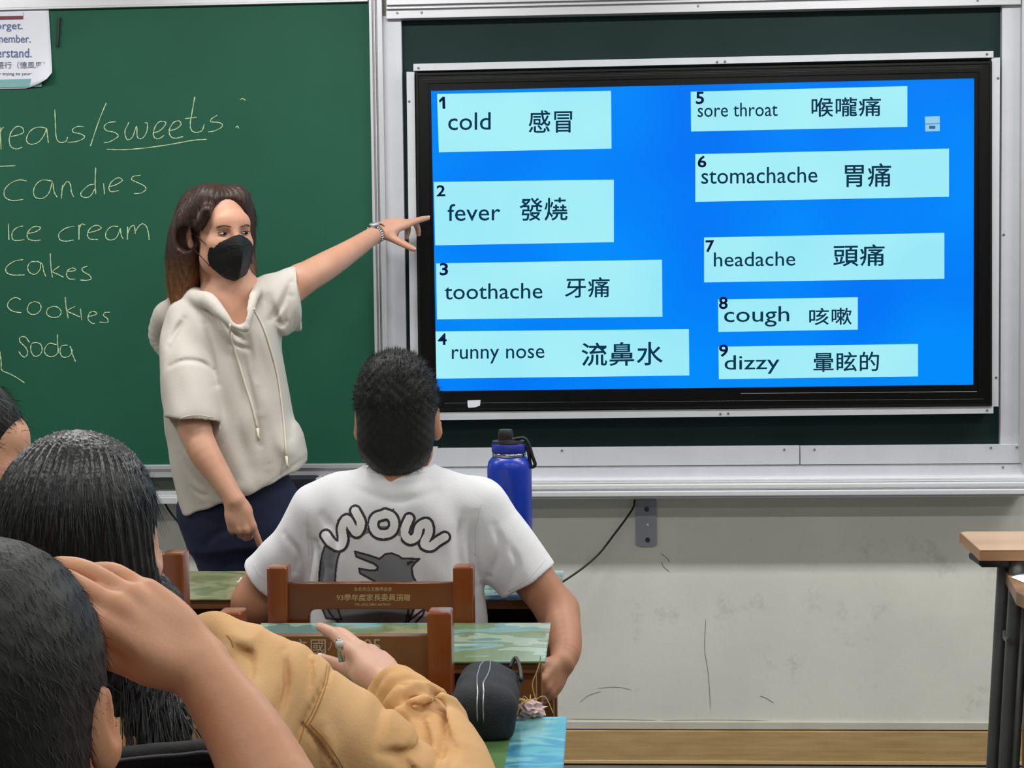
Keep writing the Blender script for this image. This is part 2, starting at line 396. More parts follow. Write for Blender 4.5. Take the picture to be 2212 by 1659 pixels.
M_BEZ2 = mat('display_rim_black', (12, 13, 13), .45, spec=.25)
M_CHALK = mat('chalk', (188, 210, 168), .95, var=.18, vscale=120)
M_BLACK = mat('black_plastic', (16, 16, 17), .45)
def emis(name, c, c2=None, sc=3., st=1., k=0.):
    m = mat(name, (0, 0, 0), .5, spec=.04, emit=(c, st)); nt = m.node_tree; b = nt.nodes['Principled BSDF']
    if c2:
        n = nt.nodes.new('ShaderNodeTexNoise'); n.inputs['Scale'].default_value = sc; n.inputs['Detail'].default_value = 1
        tc = nt.nodes.new('ShaderNodeTexCoord'); nt.links.new(tc.outputs['Object'], n.inputs['Vector'])
        r = nt.nodes.new('ShaderNodeValToRGB'); r.color_ramp.elements[0].position = .35; r.color_ramp.elements[1].position = .65
        r.color_ramp.elements[0].color = lin(c); r.color_ramp.elements[1].color = lin(c2); nt.links.new(n.outputs['Fac'], r.inputs[0]); nt.links.new(r.outputs[0], b.inputs['Emission Color'])
    return m
M_BLUE = emis('screen_blue', (0, 118, 246), (0, 140, 252), 2.2)
M_CYAN = emis('screen_pale_cyan', (154, 232, 248), (168, 240, 248), 3)
M_INK = emis('screen_ink', (12, 52, 78)); M_INK2 = emis('screen_ink_navy', (6, 22, 66))
# ------------------------------------------------------------------ room shell
XL, XR, YB = -4.2, 3.4, -7.6
def slab(name, lo, hi, m):
    o = MB().box(lo, hi).build(name, m); o['kind'] = 'structure'; return o
slab('floor', (XL, YB, -.1), (XR, .0, 0), M_FLOOR)
slab('ceiling', (XL, YB, CEIL), (XR, 0, CEIL+.1), M_CEIL)
WF = slab('wall_front', (XL, 0, 0), (XR, .12, CEIL), M_WALL)
slab('wall_left', (XL-.1, YB, 0), (XL, .12, CEIL), M_WALLB)
slab('wall_right', (XR, YB, 0), (XR+.1, .12, CEIL), M_WALLB)
slab('wall_back', (XL-.1, YB-.1, 0), (XR+.1, YB, CEIL), M_WALLB)
# ceiling lamps (row by row)
M_TUBE = mat('lamp_diffuser', (240, 240, 235), .6, emit=((255, 250, 240), 3.))
M_LAMPW = mat('lamp_white', (235, 235, 232), .5)
rows = ['front', 'middle', 'rear']; cols = ['leftmost', 'left of centre', 'right of centre', 'rightmost']
for i, (ly, pw) in enumerate(LAMP_ROWS):
    for j, lx in enumerate(LAMP_X):
        t = empty('ceiling_lamp', (lx, ly, CEIL-.08), 'white fluorescent ceiling lamp in the %s row, %s of its row' % (rows[i], cols[j]), 'lamp', 'ceiling lamps')
        MB().box((lx-.64, ly-.11, CEIL-.07), (lx+.64, ly+.11, CEIL), .01).build('housing', M_LAMPW, t)
        for dy in (-.05, .05): MB().tube([(lx-.6, ly+dy, CEIL-.078), (lx+.6, ly+dy, CEIL-.078)], .012, 8).build('tube', M_TUBE, t)
# wall wear: darker scuffs as their own shape in the plaster material
nt = M_WALL.node_tree; b = nt.nodes['Principled BSDF']; src_ = b.inputs['Base Color'].links[0].from_socket
n1 = nt.nodes.new('ShaderNodeTexNoise'); n1.inputs['Scale'].default_value = 5.5; n1.inputs['Detail'].default_value = 8; n1.inputs['Roughness'].default_value = .72
tc = nt.nodes.new('ShaderNodeTexCoord'); nt.links.new(tc.outputs['Object'], n1.inputs['Vector'])
r1 = nt.nodes.new('ShaderNodeValToRGB'); r1.color_ramp.elements[0].position = .57; r1.color_ramp.elements[1].position = .74
r1.color_ramp.elements[0].color = (0, 0, 0, 1); r1.color_ramp.elements[1].color = (.5, .5, .5, 1); nt.links.new(n1.outputs['Fac'], r1.inputs[0])
mx = nt.nodes.new('ShaderNodeMix'); mx.data_type = 'RGBA'; nt.links.new(r1.outputs[0], mx.inputs['Factor']); nt.links.new(src_, mx.inputs['A']); mx.inputs['B'].default_value = lin((140, 138, 128)); nt.links.new(mx.outputs['Result'], b.inputs['Base Color'])
M_SKIRT = mat('varnished_skirting_wood', (206, 174, 122), .5, rgb2=(176, 142, 92), vscale=5, stretch=(1.2, 1, 16), lo=.3, hi=.8, detail=6)
M_SKE = mat('skirting_pale_edge', (214, 188, 140), .5); M_PLE = mat('plaster_ledge', (205, 204, 192), .85, var=.06, vscale=6)
M_CRACK = mat('grime', (128, 124, 114), .9)
zt = at(1650, 1574, 0)[2]; zl = at(1650, 1558, 0)[2]
sk = empty('baseboard_front', (0, 0, 0)); sk['kind'] = 'structure'
xs = [XL, -2.6, -.4, 1.75, XR]
for a, c in zip(xs, xs[1:]):
    bd = MB().box((a+.001, -.018, .012), (c-.001, 0, zt-.004), .002).build('plank', M_SKIRT, sk)
MB().box((XL, -.021, .006), (XR, 0, .016), .001).build('edge_strip', M_SKE, sk)
lg = MB().box((XL, -.010, zt), (XR, 0, zl), .002).build('trim_1', M_PLE); lg['kind'] = 'structure'
# cracks, drips and scuffs on the plaster
wm = MB()
def smear(pts, w):
    w = w*.7
    P = [at(x, y, -.0006) for x, y in pts]; P = catmull(P, 4); wm.tube(P, [w*.2]+[w]*(len(P)-2)+[w*.2], 4)
for pts, w in [([(1525, 1335), (1522, 1400), (1528, 1440), (1532, 1480), (1535, 1535)], .0012), ([(1290, 1487), (1330, 1484), (1365, 1490)], .0008), ([(1252, 1518), (1270, 1503), (1300, 1493)], .0009), ([(1222, 1553), (1330, 1554), (1420, 1556)], .0009), ([(1430, 1556), (1540, 1555), (1660, 1557)], .0007), ([(1427, 1195), (1440, 1205), (1447, 1215)], .0014), ([(1428, 1212), (1434, 1225), (1447, 1235)], .0012), ([(1641, 1503), (1655, 1508), (1672, 1519)], .0012), ([(2010, 1558), (2020, 1565)], .002)]: smear(pts, w)
cr = wm.build('crack_lines', M_CRACK, WF); cr['kind'] = 'stuff'
# ------------------------------------------------------------------ the green chalkboard on the left
def pxbox(mb, x0, y0, x1, y1, Y0, Y1, bev=0., ys=None):
    """box between front plane Y0 and back plane Y1; its front face covers the pixel rectangle"""
    a = at(x0, y0, Y0); c = at(x1, y1, Y0); mb.box((a[0], Y0, c[2]), (c[0], Y1, a[2]), bev); return mb
zb_top = at(400, 14, -.04)[2]; zb_bot = at(560, 1002, -.04)[2]
xr = at(804, 500, -.04)[0]; XLB = -3.4
cb = empty('chalkboard', (-1.9, -.02, 1.0), 'long green chalkboard with chalk writing and aluminium rims', 'chalkboard')
MB().box((XLB, -.04, zb_bot), (xr+.01, -.02, zb_top)).build('writing_surface', M_GREEN, cb)
MB().box((XLB, -.052, zb_top), (xr, -.02, zb_top+.006), .001).box((XLB, -.046, zb_top+.006), (xr, -.02, zb_top+.05), .002).build('top_rim', M_ALUH, cb)
MB().box((XLB, -.056, zb_bot-.014), (xr, -.02, zb_bot), .002).box((XLB, -.050, zb_bot-.040), (xr, -.02, zb_bot-.014), .003).build('bottom_rim', M_ALUH, cb)
# chalk strokes: (scale, dx, dy), list of polylines in crop pixels
SA = (1/2.602, 0, 0); SB = (1/3.0175, 0, 450)
CH = [(SA, [[(-6, 735), (0, 720), (6, 840)], [(2, 745), (12, 722), (22, 716)], [(62, 768), (100, 760), (132, 745), (125, 718), (95, 712), (65, 740), (52, 785), (62, 825), (95, 838), (125, 828)], [(262, 722), (225, 715), (185, 725), (155, 760), (150, 795), (175, 812), (215, 800), (245, 765), (262, 722)], [(262, 722), (268, 770), (272, 805)],
 [(308, 615), (312, 700), (316, 770), (335, 800), (370, 795), (380, 770)], [(470, 712), (435, 712), (408, 728), (415, 745), (450, 752), (475, 768), (460, 785), (420, 798), (380, 800)], [(598, 578), (565, 655), (535, 740), (508, 822)],
 [(650, 685), (610, 690), (585, 712), (600, 735), (645, 745), (665, 765), (640, 785), (610, 800), (585, 802)], [(725, 688), (702, 740), (715, 785), (745, 770), (768, 710), (772, 770), (800, 778), (825, 740), (828, 695), (815, 690)],
 [(862, 745), (890, 740), (920, 715), (932, 690), (905, 682), (880, 700), (862, 745), (870, 775), (895, 780), (922, 762)], [(955, 735), (990, 725), (1018, 700), (1005, 680), (975, 690), (952, 730), (958, 765), (985, 778), (1030, 768)],
 [(1095, 545), (1082, 620), (1070, 690), (1075, 730), (1100, 745), (1135, 735), (1148, 700)], [(1042, 668), (1070, 664), (1105, 660)], [(1222, 648), (1190, 668), (1185, 685), (1225, 688), (1250, 700), (1240, 720), (1200, 738), (1170, 742)], [(1325, 718), (1335, 710), (1342, 722)], [(1350, 560), (1365, 555), (1380, 565)],
 [(600, 840), (700, 842), (820, 832), (960, 812), (1080, 790), (1162, 784)], [(-30, 937), (40, 934), (85, 932)],
 [(150, 1018), (110, 1012), (60, 1030), (25, 1070), (30, 1110), (70, 1128), (130, 1122)], [(290, 1018), (240, 1012), (205, 1035), (188, 1075), (200, 1110), (240, 1115), (275, 1085), (295, 1020)], [(298, 1030), (305, 1080), (322, 1110)], [(352, 1040), (348, 1080), (345, 1115)], [(350, 1060), (375, 1022), (395, 1035), (402, 1080), (415, 1108)],
 [(538, 942), (535, 1020), (538, 1090)], [(530, 1035), (495, 1045), (455, 1085), (465, 1108), (505, 1105), (535, 1060)], [(582, 1030), (588, 1092)], [(612, 1050), (650, 1040), (688, 1015), (665, 1000), (630, 1020), (612, 1055), (625, 1078), (668, 1072)], [(790, 985), (750, 992), (740, 1010), (770, 1025), (810, 1045), (820, 1065), (795, 1085), (755, 1090)]]),
 (SB, [[(55, 100), (58, 205)], [(150, 115), (105, 130), (78, 165), (85, 205), (120, 210), (158, 205)], [(182, 165), (230, 155), (265, 130), (240, 118), (205, 130), (178, 165), (185, 200), (225, 212), (265, 208)],
 [(485, 118), (430, 130), (385, 165), (390, 205), (430, 215), (480, 208)], [(515, 108), (515, 205)], [(515, 140), (530, 105), (555, 108)], [(572, 160), (620, 150), (660, 130), (635, 112), (595, 125), (570, 165), (585, 200), (640, 205)], [(770, 120), (730, 118), (695, 150), (690, 190), (720, 208), (760, 190), (785, 130)], [(785, 130), (790, 175), (803, 200)],
 [(832, 120), (830, 205)], [(832, 165), (850, 125), (875, 115), (882, 165)], [(884, 150), (905, 118), (930, 102), (955, 120), (968, 165), (972, 205)],
 [(150, 335), (95, 345), (45, 380), (40, 415), (80, 435), (160, 435)], [(240, 348), (200, 352), (180, 385), (195, 420), (230, 430), (260, 400), (265, 360)], [(240, 345), (275, 365), (285, 410), (298, 445)], [(328, 295), (332, 380), (342, 450)], [(388, 378), (345, 412), (380, 432), (415, 450)], [(435, 412), (475, 410), (495, 400), (470, 390), (440, 408), (435, 440), (455, 462), (490, 462)], [(570, 378), (535, 392), (545, 415), (580, 435), (595, 460), (565, 470), (525, 468)],
 [(135, 595), (100, 582), (60, 605), (50, 640), (80, 670), (140, 682)], [(225, 608), (190, 625), (178, 665), (205, 692), (245, 685), (268, 650), (255, 618), (225, 608)], [(345, 640), (312, 655), (305, 690), (340, 712), (385, 705), (398, 672), (375, 645), (345, 640)], [(425, 578), (432, 650), (445, 718)], [(490, 640), (440, 668), (480, 690), (520, 708)], [(525, 655), (532, 728)], [(575, 705), (610, 700), (632, 685), (605, 672), (580, 690), (575, 725), (600, 750), (618, 752)], [(715, 678), (685, 680), (675, 700), (700, 720), (700, 745), (650, 742)],
 [(192, 875), (165, 840), (132, 842), (130, 870), (165, 905), (180, 940), (165, 970), (140, 960), (122, 932)], [(235, 875), (205, 885), (202, 930), (225, 965), (260, 955), (275, 920), (262, 885), (235, 875)], [(375, 822), (375, 880), (382, 945)], [(370, 890), (320, 882), (290, 920), (300, 955), (340, 968), (375, 945), (378, 900)], [(440, 892), (400, 900), (392, 940), (410, 970), (450, 965), (470, 930), (455, 900)], [(460, 905), (472, 950), (492, 1000)],
 [(-8, 900), (0, 945), (8, 1000), (12, 1055), (60, 1078), (110, 1105), (160, 1138)]])]
WORDS = {0: 0, 18: 1, 19: 2}
for gi, ((sc, dx, dy), L) in enumerate(CH):
    cuts = ([0, 19, len(L)] if gi == 0 else [0, 13, 20, 28, 34, len(L)])
    cm = None
    for li, pl in enumerate(L):
        if li in cuts:
            if cm: cm.build('chalk_writing', M_CHALK, cb)['kind'] = 'stuff'
            cm = MB()
        P = catmull([(x*sc+dx, y*sc+dy) for x, y in pl], 5); Q = [at(x, y, -.0405) for x, y in P]
        w = [.0016+.0005*math.sin(i*1.7+x*.3) for i, (x, y) in enumerate(P)]
        cm.tube(Q, w, 5)
    cm.build('chalk_writing', M_CHALK, cb)['kind'] = 'stuff'
# ------------------------------------------------------------------ paper notice and magnet
M_PAPER = mat('paper_white', (226, 228, 238), .7, var=.02, vscale=5); M_RED = mat('print_maroon', (120, 40, 66), .6); M_TEAL = mat('print_teal', (120, 170, 172), .6)
M_PBLUE = mat('print_blue', (78, 92, 150), .6); M_PGREY = mat('print_grey', (96, 104, 130), .6)
pp = empty('paper_notice', at(20, 110, -.043), 'white curling paper notice taped on the green chalkboard', 'notice')
nx, ny = 16, 16; V = []
for j in range(ny+1):
    for i in range(nx+1):
        u = i/nx; v = j/ny; x = -75+u*(105+75+ v*10); y = 24+v*(170)-(u*4)
        lift = .002+.022*max(0, u-.7)/.3*(max(0, v-.6)/.4)**1.5
        if u > .7 and v > .8: y -= 20*(u-.7)/.3*(v-.8)/.2; x -= 14*((u-.7)/.3)**2*(v-.8)/.2
        V.append(at(x, y, -.0415-lift))
Q = [(j*(nx+1)+i, (j+1)*(nx+1)+i, (j+1)*(nx+1)+i+1, j*(nx+1)+i+1) for j in range(ny) for i in range(nx)]
sh = link('sheet', np_mesh('sheet', V, Q), M_PAPER, pp, True); md = sh.modifiers.new('t', 'SOLIDIFY'); md.thickness = .0006
def ptext(body, x0, y0, x1, y1, m, bold=0., Y=-.0455): 
    return text_on(body, at(x0, y0, Y), at(x1, y0, Y), at(x0, y1, Y), m, pp, bold=bold)
ptext('forget.', -16, 47, 49, 68, M_PBLUE); ptext('remember.', -26, 75, 66, 92, M_PBLUE); ptext('understand.', -42, 104, 68, 124, M_PBLUE)
ptext('我的悟行（憶風馬）', -40, 133, 97, 148, M_PGREY); ptext('something for trying to yourself', -60, 156, 83, 164, M_PGREY, .01)
for (x0, y0, x1, y1, m) in ((-60, 28, 50, 41, M_RED), (-60, 173, 90, 187, M_TEAL)):
    a = at(x0, y0, -.0455); c = at(x1, y1, -.0455); MB().box((a[0], -.0462, c[2]), (c[0], -.0452, a[2]), .0004).build('printed_band', m, pp)
a = at(-60, 28, -.046); c = at(50, 34, -.046); MB().box((a[0], -.0466, c[2]), (c[0], -.046, a[2])).build('printed_band', M_PAPER, pp)
mg = MB(); mg.tube([at(128, 37, -.046), at(124, 100, -.046)], .0042, 8); tag(mg.build('magnetic_strip', M_BLACK), 'thin black magnetic strip stuck upright beside the paper notice', 'magnet')
# ------------------------------------------------------------------ aluminium board frame
bf = empty('board_frame', at(840, 500, 0), 'silver aluminium sliding track frame around the dark panel and display', 'frame')
def vbar(name, x0, x1, y0, y1, Y, m, bev=.001, par=None): 
    a = at(x0, (y0+y1)/2, Y); c = at(x1, (y0+y1)/2, Y); z1 = at((x0+x1)/2, y0, Y)[2]; z0 = at((x0+x1)/2, y1, Y)[2]
    return MB().box((a[0], Y, z0), (c[0], -.001, z1), bev).build(name, m, par or bf)
def hbar(name, x0, x1, y0, y1, Y, m, bev=.001, par=None, Yb=-.001):
    z1 = at((x0+x1)/2, y0, Y)[2]; z0 = at((x0+x1)/2, y1, Y)[2]; a = at(x0, (y0+y1)/2, Y)[0]; c = at(x1, (y0+y1)/2, Y)[0]
    return MB().box((a, Y, z0), (c, Yb, z1), bev).build(name, m, par or bf)
# ribbed divider post
for i, (x0, x1, Y) in enumerate(((805, 811, -.060), (811, 815, -.048), (815, 818, -.056), (818, 822, -.044), (822, 833, -.062))): vbar('post_rib', x0, x1, -30, 1040, Y, M_ALU, .0012)
vbar('flat_stile', 833, 874, 34, 1000, -.040, M_ALUW)
for i, (y0, y1, Y) in enumerate(((-40, 4, -.062), (4, 8, -.05), (8, 13, -.060), (13, 17, -.05), (17, 34, -.056))): 
    hbar('top_rib', 834, 2206, y0-9, y1-9, Y, M_ALUH, .001)
vbar('flat_stile', 2163, 2205, 2, 975, -.040, M_ALUW); vbar('post_rib', 2206, 2216, -30, 1000, -.062, M_ALU)
hbar('bottom_plate', 945, 1727, 966, 1006, -.046, M_ALUW, .0006); hbar('bottom_plate', 1729, 2204, 962, 1002, -.046, M_ALUW, .0006)
hbar('bottom_plate', 870, 2210, 1006, 1032, -.042, M_ALUW, .0006)
hbar('bottom_plate', 834, 945, 966, 1006, -.046, M_ALUW, .0006)
# chalk tray, stepped extrusion standing out of the wall
zt0 = at(1600, 1030, -.05)[2]; zt1 = at(1600, 1040, -.10)[2]; zt2 = at(1600, 1059, -.12)[2]; zt3 = at(1600, 1076, -.125)[2]
tr = empty('chalk_tray', at(1500, 1060, -.06), 'long silver ribbed chalk tray under the board', 'tray')
xl, xrr = at(690, 1060, -.1)[0], at(2230, 1060, -.1)[0]
MB().box((xl, -.085, zt1), (xrr, 0, zt0), .003).build('back_ledge', M_TRAY, tr)
MB().box((xl, -.098, zt1-.004), (xrr, 0, zt1), .0005).build('groove', M_ALUW, tr)
MB().box((xl, -.122, zt2+.006), (xrr, 0, zt1-.005), .003).build('tray_rib', M_TRAY, tr)
MB().box((xl, -.116, zt2+.001), (xrr, 0, zt2+.006), .0005).build('groove', M_ALUW, tr)
MB().box((xl, -.130, zt3+.007), (xrr, 0, zt2), .003).build('tray_rib', M_TRAY, tr)
MB().box((xl, -.120, zt3), (xrr, 0, zt3+.006), .001).build('tray_lip', M_ALUW, tr)
t2 = empty('chalk_tray', at(380, 1082, -.06), 'slim silver chalk tray below the green chalkboard', 'tray')
za = at(370, 1074, -.11)[2]; zc = at(370, 1089, -.11)[2]
MB().box((XLB, -.11, zc), (xl, 0, za), .003).build('tray_body', M_TRAY, t2); MB().box((XLB, -.045, za), (xl, 0, za+.01), .002).build('tray_back', M_ALU, t2)
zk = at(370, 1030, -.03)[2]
bp = MB().box((XLB, -.025, za), (xl, 0, zk)).build('wall_shade_strip', mat('wall_shade_grey', (92, 98, 90), .8, rgb2=(62, 70, 62), vscale=5)); tag(bp, 'dull grey green strip standing in for the shaded wall between green chalkboard and its tray', 'panel')  # dark strip put in for the wall's shade above the tray
# dark panel behind the display
dp = empty('dark_panel', at(1500, 500, 0), 'dark green blackboard panel surrounding the display', 'panel')
a = at(874, 20, -.02); c = at(2163, 964, -.02); MB().box((a[0]-.01, -.02, c[2]-.01), (c[0]+.01, -.002, a[2]+.03)).build('panel_face', M_DARK, dp)
# strips around the display
st = [(( 893, 130), (2146, 130), 16, 'h')]
def qprism(name, pts, Y0, Y1, m, par, bev=0.):
    P = [at(x, y, Y0) for x, y in pts]; return MB().prism(P, (0, Y1-Y0, 0), bev).build(name, m, par)
qprism('edge_strip', [(893, 138), (2146, 110), (2146, 124), (893, 153)], -.085, -.02, M_ALUW, bf)
qprism('edge_strip', [(878, 155), (895, 155), (905, 900), (888, 900)], -.080, -.02, M_ALUW, bf)
qprism('edge_strip', [(2142, 125), (2160, 124), (2157, 878), (2142, 878)], -.080, -.02, M_ALUW, bf)
qprism('edge_strip', [(905, 891), (2146, 877), (2146, 893), (905, 908)], -.085, -.02, M_ALUW, bf)
def screw(x, y, Y, par=bf, r=.0035):
    c = at(x, y, Y); s = MB(); s.tube([(c[0], c[1]+.002, c[2]), (c[0], c[1]-.0022, c[2]), (c[0], c[1]-.0035, c[2])], [r, r, r*.6], 12).build('screw', M_SCREW, par)
for x, y in ((904, 147), (1549, 134), (1566, 133), (2132, 117), (1556, 894), (1573, 893), (2132, 886)): screw(x, y, -.085)
for x, y in ((884, 219), (2156, 169), (2152, 815)): screw(x, y, -.080)
for x, y in ((2168, 507), ): screw(x, y, -.040)
for x, y in ((1214, 973), (1694, 971), (1759, 971), (2140, 967), (2196, 966)): screw(x, y, -.046)
screw(2166, 1009, -.042); screw(858, 28, -.056); screw(911, 27, -.056); screw(1508, 13, -.056); screw(2112, 1, -.056)
# ------------------------------------------------------------------ interactive display
YS = -.078
dis = empty('display', at(1500, 880, -.05), 'large black framed interactive display showing nine numbered blue and cyan word boxes', 'display')
o_ = [(898, 158), (2143, 132), (2143, 877), (905, 888)]; i_ = [(931, 196), (2105, 169), (2103, 831), (943, 845)]; mid = [(925, 180), (2115, 155), (2113, 842), (936, 855)]
qprism('back_case', o_, -.070, -.022, M_BEZ2, dis)
def ring(name, A, B, Y0, Y1, m, bev=0.):
    bm = MB(); k = 4
    for i in range(4):
        j = (i+1) % 4; bm.prism([at(*A[i], Y0), at(*A[j], Y0), at(*B[j], Y0), at(*B[i], Y0)], (0, Y1-Y0, 0))
    return bm.build(name, m, dis)
rim = [(903, 163), (2138, 137), (2138, 872), (910, 883)]
ring('rim', o_, rim, -.090, -.070, M_BEZ2); 
ring('bezel', rim, mid, -.086, -.070, M_BEZ); ring('inner_bezel', mid, i_, -.082, -.070, M_BEZ)
for seg in (((912, 172), (2120, 146)), ((915, 169), (2120, 142))): MB().tube([at(*seg[0], -.0865), at(*seg[1], -.0865)], .0006, 5).build('bezel_line', mat('bezel_line', (70, 74, 74), .3), dis)
MB().tube([at(1600, 850, -.0865), at(2110, 846, -.0865)], .0009, 5).build('bezel_line', mat('bezel_reflection', (120, 120, 120), .3), dis)  # paler line along the lower bezel, a reflection put into the colour
MB().tube([at(960, 871, -.0865), at(2125, 862, -.0865)], .0006, 5).build('bezel_line', MATS['bezel_line'], dis)
screen = qprism('screen', i_, YS, -.070, M_BLUE, dis)
BX = [('1', (944, 203, 1320, 196, 1321, 321, 948, 329), 'cold', (968, 243, 1060, 281), '感冒', (1142, 238, 1236, 287), (948, 209, 962, 235)),
 ('2', (937, 393, 1326, 388, 1326, 523, 940, 530), 'fever', (967, 440, 1081, 477), '發燒', (1122, 427, 1226, 477), (943, 400, 962, 424)),
 ('3', (942, 569, 1430, 561, 1431, 684, 944, 690), 'toothache', (960, 612, 1172, 646), '牙痛', (1220, 599, 1317, 643), (950, 568, 968, 595)),
 ('4', (938, 716, 1488, 711, 1489, 811, 940, 818), 'runny nose', (976, 753, 1176, 785), '流鼻水', (1256, 739, 1432, 790), (946, 720, 965, 745)),
 ('5', (1492, 198, 1960, 186, 1960, 274, 1493, 284), 'sore throat', (1507, 222, 1680, 252), '喉嚨痛', (1753, 210, 1903, 252), (1503, 198, 1521, 225)),
 ('6', (1502, 333, 2050, 321, 2050, 425, 1502, 436), 'stomachache', (1515, 361, 1766, 396), '胃痛', (1825, 353, 1925, 404), (1507, 336, 1526, 362)),
 ('7', (1521, 513, 2040, 503, 2040, 602, 1521, 610), 'headache', (1542, 544, 1718, 575), '頭痛', (1800, 528, 1911, 575), (1524, 519, 1543, 545)),
 ('8', (1551, 647, 1853, 642, 1853, 712, 1552, 717), 'cough', (1564, 662, 1705, 706), '咳嗽', (1748, 665, 1840, 702), (1553, 641, 1572, 668)),
 ('9', (1552, 749, 1983, 743, 1983, 813, 1553, 819), 'dizzy', (1565, 767, 1684, 808), '暈眩的', (1757, 760, 1899, 803), (1553, 744, 1573, 771))]
SL = -.013
for n, q, en, eb, zh, zb, nb in BX:
    P = [(q[0], q[1]), (q[2], q[3]), (q[4], q[5]), (q[6], q[7])]; pn = qprism('word_box', P, YS-.0008, YS, M_CYAN, dis)
    def put(s, bb, m, bold, nm, spacing=1.):
        x0, y0, x1, y1 = bb; k = SL*(x1-x0)/2; Y = YS-.0012
        text_on(s, at(x0, y0-k, Y), at(x1, y0+k, Y), at(x0, y1-k, Y), m, pn, nm, bold, 0, spacing)
    put(en, eb, M_INK, .003, 'english_word'); put(zh, zb, M_INK, .010, 'chinese_word', 1.05); put(n, nb, M_INK2, .022, 'number') if n != '1' else qprism('number', [(948, 217), (956, 209), (961, 209), (962, 235), (956, 235), (955.5, 217), (950, 222)], YS-.0012, YS-.0008, M_INK2, pn)
ic = qprism('page_icon', [(1998, 252), (2030, 251), (2030, 283), (1999, 284)], YS-.0008, YS, emis('icon_pale', (150, 205, 235)), dis)
qprism('icon_line', [(1998, 267), (2030, 266), (2030, 268), (1998, 269)], YS-.0014, YS-.0008, emis('icon_line', (70, 140, 215)), ic)
e = MB(); e.tube([at(2007, 275, YS-.0012), at(2020, 275, YS-.0012)], .0045, 8); e.build('icon_mark', emis('icon_mark', (60, 100, 150)), ic)
stk = MB().prism([at(x, y, -.0868) for x, y in ((1010, 865), (1038, 864), (1037, 876), (1026, 880), (1012, 881), (1010, 876))], (0, -.0004, 0)).build('sticker', M_PAPER); tag(stk, 'small torn white sticker on the display lower frame', 'sticker')
# bracket and cable under the tray
br_ = empty('wall_bracket', at(1396, 1180, 0), 'grey metal bracket screwed to the wall under the tray', 'bracket')
m_br = mat('bracket_grey', (160, 164, 176), .5, metal=.3, var=.05)
P = [(1374, 1080), (1418, 1080), (1419, 1176), (1412, 1180), (1382, 1180), (1374, 1176)]
MB().prism([at(x, y, -.010) for x, y in P], (0, .0098, 0), .001).build('plate', m_br, br_)
for (x, y) in ((1397, 1100), (1399, 1166)): 
    c = at(x, y, -.010); MB().tube([(c[0], c[1]+.004, c[2]), (c[0], c[1]-.003, c[2])], .008, 6).tube([(c[0], c[1], c[2]), (c[0], c[1]-.005, c[2])], .0045, 12).build('bolt', mat('bolt_dark', (84, 88, 84), .35, metal=.8), br_)
c = at(1399, 1133, -.010); MB().tube([(c[0], c[1]+.002, c[2]), (c[0], c[1]-.0008, c[2])], .004, 12).build('rivet', M_PAPER, br_)
cab = MB().tube(catmull([at(x, y, Y) for x, y, Y in ((1371, 1079, -.02), (1366, 1100, -.022), (1330, 1150, -.03), (1285, 1205, -.05), (1215, 1257, -.09), (1100, 1320, -.12), (900, 1370, -.14), (700, 1330, -.13), (520, 1220, -.10), (410, 1150, -.05), (372, 1112, -.03), (355, 1085, -.02))], 6), .0032, 8).build('power_cable', M_BLACK, None, True)
tag(cab, 'thin black cable sagging along the wall below the tray', 'cable')
cs = empty('storage_case', at(650, 1070, -.08), 'dark navy rounded case on the chalk tray beside the teacher', 'case')
a = at(600, 1031, -.115); c = at(684, 1074, -.115); MB().box((a[0], -.115, c[2]), (c[0], -.045, a[2]), .014, seg=3).build('case_body', mat('case_navy', (22, 27, 42), .6), cs, auto=True)
a = at(681, 1033, -.110); c = at(689, 1050, -.110); MB().box((a[0], -.11, c[2]), (c[0], -.05, a[2]), .003).build('case_clip', M_ALUW, cs)
